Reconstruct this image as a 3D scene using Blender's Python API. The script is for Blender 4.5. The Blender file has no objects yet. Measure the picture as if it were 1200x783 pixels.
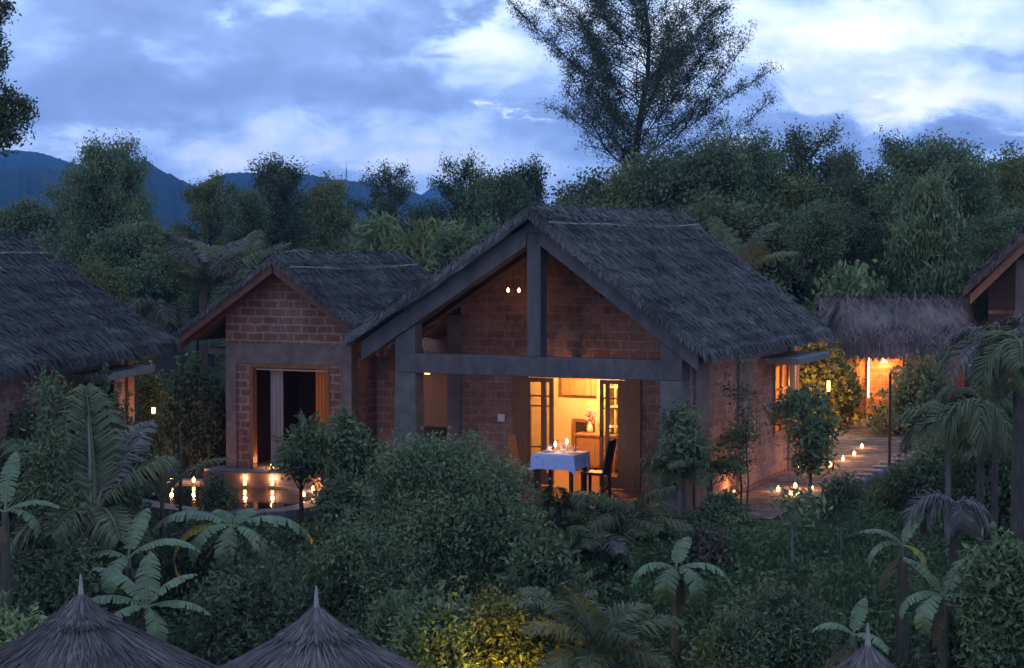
import bpy, math, random
import numpy as np
from mathutils import Vector, Matrix
R = math.radians
random.seed(7)
SC = bpy.context.scene
COL = SC.collection

# ------------------------------------------------------------------ camera
FPX, CZ = 2200.0, 4.65
PITCH = math.atan((391.5 - 282) / FPX)
cd = bpy.data.cameras.new("camera")
cd.sensor_width = 36.0
cd.lens = FPX / 1200 * 36.0
cd.clip_start = 0.2
cd.clip_end = 12000
cam = bpy.data.objects.new("camera", cd)
cam.location = (0, 0, CZ)
cam.rotation_euler = (math.pi / 2 - PITCH, 0, 0)
COL.objects.link(cam)
SC.camera = cam

# ------------------------------------------------------------------ world / sky
SUN_EL, SUN_ROT = 1.0, 40.0
W = bpy.data.worlds.new("World")
SC.world = W
W.use_nodes = True
wt = W.node_tree
wt.nodes.clear()
def wn(t, **k):
    n = wt.nodes.new(t)
    for a, b in k.items():
        setattr(n, a, b)
    return n
def wl(a, b): wt.links.new(a, b)
sky = wn("ShaderNodeTexSky", sky_type='NISHITA', sun_disc=False, sun_elevation=R(SUN_EL), sun_rotation=R(SUN_ROT),
         air_density=1.2, dust_density=0.6, ozone_density=3.0)
bg_sky = wn("ShaderNodeBackground"); bg_sky.inputs[1].default_value = 0.08
wl(sky.outputs[0], bg_sky.inputs[0])
tc = wn("ShaderNodeTexCoord")
sep = wn("ShaderNodeSeparateXYZ"); wl(tc.outputs['Generated'], sep.inputs[0])
def noise(scale, detail, rough, sx, sy, sz, off=(0, 0, 0), dist=0.0):
    mp = wn("ShaderNodeMapping"); mp.inputs['Scale'].default_value = (sx, sy, sz); mp.inputs['Location'].default_value = off
    wl(tc.outputs['Generated'], mp.inputs[0])
    n = wn("ShaderNodeTexNoise"); n.inputs['Scale'].default_value = scale; n.inputs['Detail'].default_value = detail
    n.inputs['Roughness'].default_value = rough; n.inputs['Distortion'].default_value = dist
    wl(mp.outputs[0], n.inputs['Vector']); return n.outputs[0]
def math_(op, a, b=None, c=None, clamp=False):
    n = wn("ShaderNodeMath", operation=op); n.use_clamp = clamp
    for i, v in enumerate((a, b, c)):
        if v is None: continue
        if isinstance(v, (int, float)): n.inputs[i].default_value = v
        else: wl(v, n.inputs[i])
    return n.outputs[0]
big = noise(7, 7, 0.55, 1, 1, 2.4, (0.3, 0, 0.37), 0.25)
fine = noise(19, 8, 0.6, 1, 1, 1.8, (2.1, 0, 1.4), 0.4)
wisp = noise(3.0, 5, 0.5, 1, 1, 9.0, (5.2, 0, 0.2), 0.2)
dens = math_('ADD', math_('MULTIPLY', big, 0.50), math_('ADD', math_('MULTIPLY', fine, 0.50), -0.10))
dens = math_('ADD', dens, math_('MULTIPLY', wisp, 0.20))
# cloud banks and openings: soft lobes in azimuth / elevation, their edges broken up by noise
ysafe = math_('MAXIMUM', sep.outputs[1], 0.02)
azn = math_('ADD', math_('DIVIDE', sep.outputs[0], ysafe), math_('MULTIPLY', math_('SUBTRACT', fine, 0.5), 0.17))
eln = math_('ADD', math_('DIVIDE', sep.outputs[2], ysafe), math_('MULTIPLY', math_('SUBTRACT', noise(14, 8, 0.62, 1, 1, 2.2, (7.7, 0, 3.1), 0.3), 0.5), 0.075))
lum = math_('ADD', math_('MULTIPLY', math_('SUBTRACT', dens, 0.5), 0.75), 0.452)
BANKS = [(560, 20, 110, 60, .09), (330, 12, 70, 22, .10), (250, 172, 330, 26, .09), (90, 146, 90, 12, .08), (900, 30, 330, 80, .12), (1060, 122, 140, 24, .16),
         (1180, 168, 50, 14, .14), (600, 128, 12, 9, .16), (900, 168, 32, 12, .12), (600, 196, 150, 22, .07), (1150, 40, 150, 60, .06), (480, 196, 90, 16, .05), (190, 60, 90, 10, .05),
         (150, 95, 210, 38, -.06), (500, 118, 170, 30, -.06), (350, 32, 120, 20, -.07), (440, 52, 55, 11, -.08), (510, 26, 32, 12, -.13), (535, 62, 28, 9, -.10),
         (935, 138, 60, 24, -.13), (1085, 166, 90, 20, -.15), (660, 120, 60, 40, -.05), (1160, 75, 120, 10, -.06), (60, 25, 120, 26, -.03)]
for (bx, by, sx_, sy_, am) in BANKS:
    q1 = math_('MULTIPLY', math_('SUBTRACT', azn, (bx - 600) / FPX), FPX / sx_)
    q2 = math_('MULTIPLY', math_('SUBTRACT', eln, (282 - by) / FPX), FPX / sy_)
    ex = math_('POWER', 2.71828, math_('MULTIPLY', math_('ADD', math_('MULTIPLY', q1, q1), math_('MULTIPLY', q2, q2)), -1.0))
    lum = math_('ADD', lum, math_('MULTIPLY', ex, am))
ramp = wn("ShaderNodeValToRGB")
cr = ramp.color_ramp
pts = [(0.33, (0.18, 0.26, 0.50)), (0.42, (0.225, 0.335, 0.62)), (0.48, (0.31, 0.45, 0.79)), (0.53, (0.46, 0.61, 0.92)), (0.60, (0.68, 0.78, 0.98)), (0.70, (1.02, 1.04, 1.07))]
while len(cr.elements) < len(pts): cr.elements.new(0.5)
for e, (p, c) in zip(cr.elements, pts):
    e.position = p; e.color = (*c, 1)
wl(lum, ramp.inputs[0])
# cloud deck overhead is darker than the band near the horizon
zr = wn("ShaderNodeMapRange"); zr.inputs[1].default_value = 0.12; zr.inputs[2].default_value = 0.8; zr.inputs[3].default_value = 1.62; zr.inputs[4].default_value = 1.22
wl(sep.outputs[2], zr.inputs[0])
bg_c = wn("ShaderNodeBackground"); wl(ramp.outputs[0], bg_c.inputs[0]); wl(zr.outputs[0], bg_c.inputs[1])
mixw = wn("ShaderNodeMixShader"); mixw.inputs[0].default_value = 0.93
wl(bg_sky.outputs[0], mixw.inputs[1]); wl(bg_c.outputs[0], mixw.inputs[2])
wo = wn("ShaderNodeOutputWorld"); wl(mixw.outputs[0], wo.inputs[0])

# ------------------------------------------------------------------ sun (already below the clouds: very weak)
sl = bpy.data.lights.new("sun", 'SUN'); sl.energy = 0.12; sl.angle = R(25); sl.color = (0.80, 0.88, 1.0)
so = bpy.data.objects.new("sun", sl); so.rotation_euler = (R(60), 0, R(-30)); so.location = (0, 0, 60); COL.objects.link(so)

SC.view_settings.view_transform = 'Standard'
SC.view_settings.look = 'None'
SC.view_settings.exposure = 0.24
SC.view_settings.gamma = 1.0
SC.view_settings.use_curve_mapping = False
SC.render.engine = 'CYCLES'
SC.cycles.use_denoising = True
SC.cycles.max_bounces = 6
SC.cycles.diffuse_bounces = 3
SC.cycles.glossy_bounces = 2
SC.cycles.transmission_bounces = 4
SC.cycles.volume_bounces = 0
SC.cycles.transparent_max_bounces = 8
SC.cycles.sample_clamp_indirect = 4.0
SC.cycles.caustics_reflective = False
SC.cycles.caustics_refractive = False
SC.cycles.use_light_tree = True

# ------------------------------------------------------------------ pixel -> world helpers (photo is 1200 x 783)
_f = Vector((0, math.cos(PITCH), -math.sin(PITCH))); _u = Vector((0, math.sin(PITCH), math.cos(PITCH)))
def ray(px, py): return _f * FPX + Vector((px - 600, 0, 0)) + _u * (391.5 - py)
def at(px, py, Y):
    d = ray(px, py); return Vector((0, 0, CZ)) + d * (Y / d.y)
def atz(px, py, z):
    d = ray(px, py); return Vector((0, 0, CZ)) + d * ((z - CZ) / d.z)

# ------------------------------------------------------------------ objects, tags
def link(o, parent=None):
    COL.objects.link(o)
    if parent is not None: o.parent = parent
    return o
def tag(o, label=None, cat=None, group=None, kind=None):
    if label: o['label'] = label
    if cat: o['category'] = cat
    if group: o['group'] = group
    if kind: o['kind'] = kind
    return o
def empty(name, loc=(0, 0, 0), rz=0.0, label=None, cat=None, group=None):
    e = bpy.data.objects.new(name, None); e.location = loc; e.rotation_euler = (0, 0, rz); e.empty_display_size = 0.2
    link(e); return tag(e, label, cat, group)
def copy_tree(o, parent=None):
    c = o.copy(); COL.objects.link(c); c.parent = parent
    for ch in list(o.children): copy_tree(ch, c)
    return c

# ------------------------------------------------------------------ mesh builder
class MB:
    def __init__(s): s.v = []; s.f = []; s.n = 0
    def add(s, v, f):
        v = np.asarray(v, float).reshape(-1, 3)
        s.v.append(v); s.f += [tuple(int(i) + s.n for i in q) for q in f]; s.n += len(v); return s
    def box(s, x0, x1, y0, y1, z0, z1):
        v = [(x0, y0, z0), (x1, y0, z0), (x1, y1, z0), (x0, y1, z0), (x0, y0, z1), (x1, y0, z1), (x1, y1, z1), (x0, y1, z1)]
        return s.add(v, [(0, 3, 2, 1), (4, 5, 6, 7), (0, 1, 5, 4), (1, 2, 6, 5), (2, 3, 7, 6), (3, 0, 4, 7)])
    def prism_xz(s, pts, y0, y1):
        n = len(pts)
        v = [(x, y0, z) for x, z in pts] + [(x, y1, z) for x, z in pts]
        f = [tuple(range(n)), tuple(range(2 * n - 1, n - 1, -1))] + [(i, i + n, (i + 1) % n + n, (i + 1) % n) for i in range(n)]
        return s.add(v, f)
    def prism_yz(s, pts, x0, x1):
        n = len(pts)
        v = [(x0, y, z) for y, z in pts] + [(x1, y, z) for y, z in pts]
        f = [tuple(range(n - 1, -1, -1)), tuple(range(n, 2 * n))] + [(i, (i + 1) % n, (i + 1) % n + n, i + n) for i in range(n)]
        return s.add(v, f)
    def prism_xy(s, pts, z0, z1):
        n = len(pts)
        v = [(x, y, z0) for x, y in pts] + [(x, y, z1) for x, y in pts]
        f = [tuple(range(n - 1, -1, -1)), tuple(range(n, 2 * n))] + [(i, (i + 1) % n, (i + 1) % n + n, i + n) for i in range(n)]
        return s.add(v, f)
    def beam(s, a, b, w, h):
        a = Vector(a); b = Vector(b); d = (b - a).normalized()
        up = Vector((0, 0, 1)) if abs(d.z) < 0.95 else Vector((0, 1, 0))
        r = d.cross(up).normalized(); q = r.cross(d).normalized()
        v = []
        for p in (a, b):
            for i, j in ((-1, -1), (1, -1), (1, 1), (-1, 1)):
                v.append(tuple(p + r * (w / 2 * i) + q * (h / 2 * j)))
        return s.add(v, [(0, 1, 2, 3), (7, 6, 5, 4), (0, 4, 5, 1), (1, 5, 6, 2), (2, 6, 7, 3), (3, 7, 4, 0)])
    def tube(s, pts, rad, k=7, cap=True):
        pts = [Vector(p) for p in pts]
        if isinstance(rad, (int, float)): rad = [rad] * len(pts)
        v = []; f = []
        ref = Vector((0.31, 0.77, 0.55))
        for i, p in enumerate(pts):
            d = (pts[min(i + 1, len(pts) - 1)] - pts[max(i - 1, 0)])
            d = d.normalized() if d.length > 1e-9 else Vector((0, 0, 1))
            a = d.cross(ref)
            if a.length < 0.05: a = d.cross(Vector((1, 0, 0)))
            a.normalize(); b = d.cross(a)
            for j in range(k):
                t = 2 * math.pi * j / k
                v.append(tuple(p + (a * math.cos(t) + b * math.sin(t)) * rad[i]))
        for i in range(len(pts) - 1):
            for j in range(k):
                f.append((i * k + j, i * k + (j + 1) % k, (i + 1) * k + (j + 1) % k, (i + 1) * k + j))
        if cap:
            f.append(tuple(range(k - 1, -1, -1))); f.append(tuple((len(pts) - 1) * k + j for j in range(k)))
        return s.add(v, f)
    def lathe(s, prof, cx=0, cy=0, z0=0, k=16):
        v = []; f = []
        for r, z in prof:
            for j in range(k):
                t = 2 * math.pi * j / k; v.append((cx + r * math.cos(t), cy + r * math.sin(t), z0 + z))
        for i in range(len(prof) - 1):
            for j in range(k):
                f.append((i * k + j, i * k + (j + 1) % k, (i + 1) * k + (j + 1) % k, (i + 1) * k + j))
        f.append(tuple(range(k - 1, -1, -1))); f.append(tuple((len(prof) - 1) * k + j for j in range(k)))
        return s.add(v, f)
    def quads(s, V):                       # V (n,4,3)
        V = np.asarray(V, float); n = len(V); base = s.n
        s.v.append(V.reshape(-1, 3))
        idx = np.arange(n * 4).reshape(n, 4) + base
        s.f += [tuple(r) for r in idx.tolist()]; s.n += 4 * n; return s
    def mesh(s, name, mat, smooth=False):
        me = bpy.data.meshes.new(name)
        V = np.concatenate(s.v) if s.v else np.zeros((0, 3))
        me.from_pydata(V.tolist(), [], s.f)
        me.materials.append(mat)
        if smooth: me.polygons.foreach_set('use_smooth', [True] * len(me.polygons))
        me.update(); return me
    def build(s, name, mat, parent=None, smooth=False, bevel=0.0):
        o = bpy.data.objects.new(name, s.mesh(name, mat, smooth)); link(o, parent)
        if bevel:
            b = o.modifiers.new("bevel", 'BEVEL'); b.width = bevel; b.segments = 2; b.limit_method = 'ANGLE'
        return o

# ------------------------------------------------------------------ materials
MATS = {}
def new_mat(name):
    m = bpy.data.materials.new(name); m.use_nodes = True; nt = m.node_tree; nt.nodes.clear()
    out = nt.nodes.new("ShaderNodeOutputMaterial"); p = nt.nodes.new("ShaderNodeBsdfPrincipled"); nt.links.new(p.outputs[0], out.inputs[0])
    MATS[name] = m; return m, nt, p
def plain(name, c1, c2=None, scale=6, rough=0.7, bump=0.15, stretch=(1, 1, 1), metal=0.0, spec=0.35, bdist=0.01):
    m, nt, p = new_mat(name); c2 = c2 or tuple(x * 0.65 for x in c1)
    t = nt.nodes.new("ShaderNodeTexCoord"); mp = nt.nodes.new("ShaderNodeMapping"); mp.inputs['Scale'].default_value = stretch
    nt.links.new(t.outputs['Object'], mp.inputs[0])
    n = nt.nodes.new("ShaderNodeTexNoise"); n.inputs['Scale'].default_value = scale; n.inputs['Detail'].default_value = 6; n.inputs['Roughness'].default_value = 0.65
    nt.links.new(mp.outputs[0], n.inputs['Vector'])
    r = nt.nodes.new("ShaderNodeValToRGB"); r.color_ramp.elements[0].position = 0.32; r.color_ramp.elements[1].position = 0.7
    r.color_ramp.elements[0].color = (*c2, 1); r.color_ramp.elements[1].color = (*c1, 1)
    nt.links.new(n.outputs[0], r.inputs[0]); nt.links.new(r.outputs[0], p.inputs['Base Color'])
    p.inputs['Roughness'].default_value = rough; p.inputs['Metallic'].default_value = metal
    p.inputs['Specular IOR Level'].default_value = spec
    if bump:
        b = nt.nodes.new("ShaderNodeBump"); b.inputs['Strength'].default_value = bump; b.inputs['Distance'].default_value = bdist
        nt.links.new(n.outputs[0], b.inputs['Height']); nt.links.new(b.outputs[0], p.inputs['Normal'])
    return m
def leafy(name, stops, rough=0.55, transl=0.25, spec=0.3):
    """foliage / straw: every leaf gets its own colour from the ramp, clumps shift it slowly"""
    m, nt, p = new_mat(name)
    g = nt.nodes.new("ShaderNodeNewGeometry"); r = nt.nodes.new("ShaderNodeValToRGB")
    t = nt.nodes.new("ShaderNodeTexCoord"); n = nt.nodes.new("ShaderNodeTexNoise"); n.inputs['Scale'].default_value = 1.3; n.inputs['Detail'].default_value = 2
    nt.links.new(t.outputs['Object'], n.inputs['Vector'])
    a = nt.nodes.new("ShaderNodeMath"); a.operation = 'MULTIPLY_ADD'; a.inputs[1].default_value = 0.55
    nt.links.new(g.outputs['Random Per Island'], a.inputs[0])
    b = nt.nodes.new("ShaderNodeMath"); b.operation = 'MULTIPLY_ADD'; b.inputs[1].default_value = 1.5; b.inputs[2].default_value = -0.52
    nt.links.new(n.outputs[0], b.inputs[0]); nt.links.new(b.outputs[0], a.inputs[2])
    oi = nt.nodes.new("ShaderNodeObjectInfo"); c = nt.nodes.new("ShaderNodeMath"); c.operation = 'MULTIPLY_ADD'; c.inputs[1].default_value = 0.3
    nt.links.new(oi.outputs['Random'], c.inputs[0]); nt.links.new(a.outputs[0], c.inputs[2])
    nt.links.new(c.outputs[0], r.inputs[0])
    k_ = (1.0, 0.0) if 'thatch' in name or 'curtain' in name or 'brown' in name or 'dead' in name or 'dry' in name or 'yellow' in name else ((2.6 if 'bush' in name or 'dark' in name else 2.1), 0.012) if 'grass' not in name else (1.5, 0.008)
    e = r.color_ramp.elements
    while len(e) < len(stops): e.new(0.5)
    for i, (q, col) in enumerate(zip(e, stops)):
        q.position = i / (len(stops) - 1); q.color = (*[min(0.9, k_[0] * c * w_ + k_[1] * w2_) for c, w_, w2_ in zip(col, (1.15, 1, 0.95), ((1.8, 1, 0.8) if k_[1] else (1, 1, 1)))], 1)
    nt.links.new(r.outputs[0], p.inputs['Base Color']); p.inputs['Roughness'].default_value = rough; p.inputs['Specular IOR Level'].default_value = spec
    if transl:
        tr = nt.nodes.new("ShaderNodeBsdfTranslucent"); mx = nt.nodes.new("ShaderNodeMixShader"); mx.inputs[0].default_value = transl
        nt.links.new(r.outputs[0], tr.inputs[0]); out = [q for q in nt.nodes if q.type == 'OUTPUT_MATERIAL'][0]
        nt.links.new(p.outputs[0], mx.inputs[1]); nt.links.new(tr.outputs[0], mx.inputs[2]); nt.links.new(mx.outputs[0], out.inputs[0])
    return m
def brick(name, c1, c2, mortar, bw=0.36, rh=0.165, ms=0.022):
    m, nt, p = new_mat(name)
    t = nt.nodes.new("ShaderNodeTexCoord"); s = nt.nodes.new("ShaderNodeSeparateXYZ"); nt.links.new(t.outputs['Object'], s.inputs[0])
    a = nt.nodes.new("ShaderNodeMath"); a.operation = 'ADD'; nt.links.new(s.outputs[0], a.inputs[0]); nt.links.new(s.outputs[1], a.inputs[1])
    nz = nt.nodes.new("ShaderNodeTexNoise"); nz.inputs['Scale'].default_value = 3.5; nz.inputs['Detail'].default_value = 4
    nt.links.new(t.outputs['Object'], nz.inputs['Vector'])
    w = nt.nodes.new("ShaderNodeMath"); w.operation = 'MULTIPLY_ADD'; w.inputs[1].default_value = 0.05; nt.links.new(nz.outputs[0], w.inputs[0]); nt.links.new(s.outputs[2], w.inputs[2])
    cb = nt.nodes.new("ShaderNodeCombineXYZ"); nt.links.new(a.outputs[0], cb.inputs[0]); nt.links.new(w.outputs[0], cb.inputs[1])
    b = nt.nodes.new("ShaderNodeTexBrick"); b.inputs['Scale'].default_value = 1.0; b.inputs['Brick Width'].default_value = bw; b.inputs['Row Height'].default_value = rh
    b.inputs['Mortar Size'].default_value = ms; b.inputs['Mortar Smooth'].default_value = 0.4; b.inputs['Bias'].default_value = 0.1
    b.inputs['Color1'].default_value = (*c1, 1); b.inputs['Color2'].default_value = (*c2, 1); b.inputs['Mortar'].default_value = (*mortar, 1)
    nt.links.new(cb.outputs[0], b.inputs['Vector'])
    n2 = nt.nodes.new("ShaderNodeTexNoise"); n2.inputs['Scale'].default_value = 9; n2.inputs['Detail'].default_value = 8; n2.inputs['Roughness'].default_value = 0.7
    nt.links.new(t.outputs['Object'], n2.inputs['Vector'])
    mr = nt.nodes.new("ShaderNodeMapRange"); mr.inputs[1].default_value = 0.36; mr.inputs[2].default_value = 0.64; mr.inputs[3].default_value = 0.5; mr.inputs[4].default_value = 1.4
    n4 = nt.nodes.new('ShaderNodeTexNoise'); n4.inputs['Scale'].default_value = 1.1; n4.inputs['Detail'].default_value = 3; nt.links.new(t.outputs['Object'], n4.inputs['Vector'])
    av = nt.nodes.new('ShaderNodeMath'); av.operation = 'MULTIPLY_ADD'; av.inputs[1].default_value = 0.55; nt.links.new(n4.outputs[0], av.inputs[0])
    hv = nt.nodes.new('ShaderNodeMath'); hv.operation = 'MULTIPLY'; hv.inputs[1].default_value = 0.45; nt.links.new(n2.outputs[0], hv.inputs[0]); nt.links.new(hv.outputs[0], av.inputs[2])
    nt.links.new(av.outputs[0], mr.inputs[0])
    mm = nt.nodes.new("ShaderNodeMix"); mm.data_type = 'RGBA'; mm.blend_type = 'MULTIPLY'; mm.inputs[0].default_value = 1.0
    nt.links.new(b.outputs['Color'], mm.inputs[6]); nt.links.new(mr.outputs[0], mm.inputs[7])
    nt.links.new(mm.outputs[2], p.inputs['Base Color']); p.inputs['Roughness'].default_value = 0.9; p.inputs['Specular IOR Level'].default_value = 0.2
    h = nt.nodes.new("ShaderNodeMath"); h.operation = 'MULTIPLY_ADD'; h.inputs[1].default_value = -1.0; nt.links.new(b.outputs['Fac'], h.inputs[0])
    n3 = nt.nodes.new("ShaderNodeMath"); n3.operation = 'MULTIPLY'; n3.inputs[1].default_value = 0.6; nt.links.new(n2.outputs[0], n3.inputs[0]); nt.links.new(n3.outputs[0], h.inputs[2])
    bp = nt.nodes.new("ShaderNodeBump"); bp.inputs['Strength'].default_value = 0.7; bp.inputs['Distance'].default_value = 0.02
    nt.links.new(h.outputs[0], bp.inputs['Height']); nt.links.new(bp.outputs[0], p.inputs['Normal'])
    return m
def glow(name, col, strength):
    m, nt, p = new_mat(name); p.inputs['Base Color'].default_value = (*col, 1); p.inputs['Emission Color'].default_value = (*col, 1)
    p.inputs['Emission Strength'].default_value = strength; p.inputs['Roughness'].default_value = 0.5; return m

M_BRICK = brick('brick', (0.35, 0.175, 0.125), (0.25, 0.12, 0.088), (0.30, 0.21, 0.17))
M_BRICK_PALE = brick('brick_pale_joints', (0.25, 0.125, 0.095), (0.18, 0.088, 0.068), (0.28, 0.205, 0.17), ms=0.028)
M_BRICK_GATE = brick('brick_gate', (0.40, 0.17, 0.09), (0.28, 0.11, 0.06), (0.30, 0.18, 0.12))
M_PLASTER = plain('grey_plaster', (0.215, 0.165, 0.145), (0.11, 0.085, 0.078), 3, 0.85, 0.5)
M_PAINT = plain('grey_paint', (0.165, 0.13, 0.125), (0.085, 0.068, 0.066), 4, 0.8, 0.5, stretch=(1, 1, 0.35))
M_STONE = plain('stone_slab', (0.22, 0.20, 0.185), (0.12, 0.11, 0.10), 7, 0.6, 0.3)
M_PAVE = brick('paving_slabs', (0.24, 0.17, 0.14), (0.17, 0.12, 0.10), (0.09, 0.075, 0.065), bw=0.6, rh=0.4, ms=0.02)
M_TILE = plain('terracotta_floor', (0.26, 0.12, 0.07), (0.17, 0.075, 0.045), 12, 0.22, 0.04, spec=0.5)
M_HONEY = plain('honey_wood', (0.42, 0.24, 0.10), (0.32, 0.17, 0.07), 10, 0.5, 0.1, stretch=(3, 3, 0.4))
M_WOOD = plain('brown_wood', (0.27, 0.125, 0.055), (0.16, 0.068, 0.030), 10, 0.45, 0.2, stretch=(3, 3, 0.4), spec=0.4)
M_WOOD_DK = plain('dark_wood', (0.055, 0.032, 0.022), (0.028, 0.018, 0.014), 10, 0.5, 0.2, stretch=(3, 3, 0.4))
M_FASCIA = plain('red_fascia', (0.18, 0.075, 0.048), (0.10, 0.042, 0.03), 8, 0.6, 0.2)
M_RATTAN = plain('rattan', (0.26, 0.16, 0.085), (0.14, 0.08, 0.04), 60, 0.6, 0.5)
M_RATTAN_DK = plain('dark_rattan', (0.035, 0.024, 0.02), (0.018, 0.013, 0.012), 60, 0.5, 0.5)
M_WALL_IN = plain('cream_plaster', (0.62, 0.50, 0.32), (0.52, 0.41, 0.25), 3, 0.8, 0.05)
M_CLOTH = plain('white_cloth', (0.78, 0.78, 0.82), (0.68, 0.68, 0.74), 5, 0.85, 0.1)
M_CLOTH_SKY = plain('cloth_sky_tint', (0.52, 0.58, 0.86), (0.45, 0.50, 0.78), 5, 0.85, 0.1)  # white cloth; the blue of the sky light is put into its colour
M_PINK = plain('pink_napkin', (0.75, 0.50, 0.55), (0.60, 0.36, 0.42), 9, 0.85, 0.1)
M_CERAMIC = plain('ceramic', (0.80, 0.78, 0.74), (0.72, 0.70, 0.66), 4, 0.2, 0.0, spec=0.5)
M_CURT = plain('curtain_lilac', (0.36, 0.30, 0.32), (0.26, 0.21, 0.23), 3, 0.9, 0.2, stretch=(6, 6, 0.3))
M_CURT_OR_ = plain('curtain_orange', (0.50, 0.24, 0.07), (0.34, 0.15, 0.04), 3, 0.9, 0.2, stretch=(6, 6, 0.3))
M_CURT_OR = leafy('curtain_amber', [(0.46, 0.21, 0.06), (0.5, 0.24, 0.07), (0.55, 0.28, 0.09)], 0.9, 0.45, 0.1)
M_BLIND = plain('bamboo_blind', (0.55, 0.27, 0.12), (0.30, 0.12, 0.05), 9, 0.7, 0.2, stretch=(5, 5, 0.2))
M_SCREEN = plain('cane_screen', (0.40, 0.20, 0.11), (0.30, 0.14, 0.08), 26, 0.8, 0.3)
M_BARK = plain('bark', (0.10, 0.075, 0.055), (0.045, 0.034, 0.028), 12, 0.9, 0.6, stretch=(2, 2, 0.5))
M_BARK_PALE = plain('pale_bark', (0.20, 0.18, 0.15), (0.11, 0.10, 0.085), 12, 0.85, 0.5, stretch=(2, 2, 0.6))
M_STEM = plain('banana_stem', (0.10, 0.085, 0.05), (0.05, 0.035, 0.025), 8, 0.6, 0.4, stretch=(2, 2, 0.4))
M_METAL = plain('dark_metal', (0.05, 0.05, 0.055), (0.03, 0.03, 0.03), 9, 0.4, 0.1, metal=0.6)
M_STEEL = plain('mast_steel', (0.12, 0.12, 0.13), (0.09, 0.09, 0.1), 9, 0.6, 0.1)
M_HILL = plain('hill_forest', (0.040, 0.055, 0.035), (0.018, 0.026, 0.018), 0.05, 0.95, 1.0, bdist=6.0, spec=0.05)
M_SOIL = plain('soil', (0.055, 0.045, 0.032), (0.022, 0.026, 0.015), 1.6, 0.95, 0.6, bdist=0.05, spec=0.1)
M_UNDER = plain('thatch_underside', (0.065, 0.045, 0.033), (0.035, 0.025, 0.02), 14, 0.9, 0.5, stretch=(1, 6, 1))
M_WHITE = plain('white_enamel', (0.75, 0.75, 0.76), (0.68, 0.68, 0.70), 4, 0.4, 0.0)
M_THATCH = leafy('thatch', [(0.030, 0.030, 0.030), (0.048, 0.048, 0.047), (0.068, 0.068, 0.066), (0.092, 0.093, 0.091), (0.15, 0.15, 0.146)], 0.8, 0.0, 0.15)
M_THATCH_BR = leafy('thatch_brown', [(0.040, 0.035, 0.034), (0.065, 0.056, 0.054), (0.09, 0.078, 0.075), (0.12, 0.105, 0.10), (0.19, 0.165, 0.155)], 0.8, 0.0, 0.15)
M_BAMBOO = plain('pale_bamboo', (0.30, 0.27, 0.23), (0.20, 0.18, 0.15), 8, 0.6, 0.2)
L_BUSH = leafy('leaf_bush', [(0.012, 0.018, 0.009), (0.024, 0.038, 0.018), (0.036, 0.055, 0.026), (0.052, 0.076, 0.036), (0.072, 0.10, 0.048)], 0.7, 0.25, 0.15)
L_TREE = leafy('leaf_tree', [(0.016, 0.028, 0.013), (0.032, 0.052, 0.024), (0.048, 0.076, 0.032), (0.066, 0.10, 0.042), (0.085, 0.12, 0.05)])
L_DARK = leafy('leaf_dark', [(0.008, 0.013, 0.008), (0.015, 0.024, 0.013), (0.023, 0.036, 0.018), (0.034, 0.050, 0.025), (0.05, 0.068, 0.034)], 0.7, 0.2, 0.12)
L_OLIVE = leafy('leaf_olive', [(0.022, 0.028, 0.010), (0.040, 0.050, 0.017), (0.058, 0.072, 0.024), (0.078, 0.094, 0.032), (0.105, 0.12, 0.045)], 0.65, 0.2, 0.15)
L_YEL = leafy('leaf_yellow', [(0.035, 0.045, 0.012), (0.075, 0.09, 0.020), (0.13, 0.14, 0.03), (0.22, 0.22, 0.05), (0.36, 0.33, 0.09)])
L_LIGHT = leafy('leaf_light', [(0.025, 0.04, 0.018), (0.045, 0.07, 0.028), (0.07, 0.10, 0.042), (0.11, 0.16, 0.07), (0.14, 0.20, 0.09)], 0.65, 0.2, 0.15)
L_PALM = leafy('palm_frond', [(0.012, 0.018, 0.007), (0.022, 0.032, 0.013), (0.033, 0.046, 0.018), (0.048, 0.062, 0.026), (0.07, 0.084, 0.04)], 0.55, 0.2, 0.25)
L_PALM_DRY = leafy('dry_frond', [(0.05, 0.048, 0.042), (0.08, 0.076, 0.066), (0.11, 0.104, 0.092), (0.145, 0.138, 0.122), (0.19, 0.18, 0.16)], 0.6, 0.15, 0.3)
L_BROWN = leafy('brown_frond', [(0.035, 0.032, 0.020), (0.055, 0.050, 0.032), (0.075, 0.068, 0.044), (0.10, 0.09, 0.06), (0.13, 0.118, 0.08)], 0.6, 0.15, 0.3)
L_BAN = leafy('banana_leaf', [(0.028, 0.044, 0.018), (0.040, 0.066, 0.028), (0.052, 0.088, 0.038), (0.066, 0.108, 0.048), (0.085, 0.135, 0.064)], 0.4, 0.3, 0.45)
L_BROWN2 = leafy('banana_leaf_dead', [(0.05, 0.036, 0.02), (0.08, 0.06, 0.034), (0.11, 0.085, 0.05)], 0.8, 0.1, 0.1)
L_BAN_YEL = leafy('banana_leaf_yellow', [(0.12, 0.13, 0.03), (0.20, 0.20, 0.04), (0.28, 0.26, 0.05), (0.34, 0.32, 0.07), (0.4, 0.37, 0.1)], 0.45, 0.3, 0.4)
L_GRASS = leafy('grass_blade', [(0.016, 0.034, 0.014), (0.028, 0.055, 0.022), (0.042, 0.080, 0.030), (0.06, 0.105, 0.04), (0.08, 0.13, 0.055)], 0.6, 0.2, 0.2)
G_CANDLE = glow('candle_glass', (1.0, 0.42, 0.13), 7.0)
G_FLAME = glow('flame', (1.0, 0.62, 0.24), 30.0)
G_LAMP = glow('lamp_glass', (1.0, 0.50, 0.14), 10.0)
G_BULB = glow('bulb', (1.0, 0.60, 0.25), 14.0)
mg, ntg, pg = new_mat('window_glass')
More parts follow.
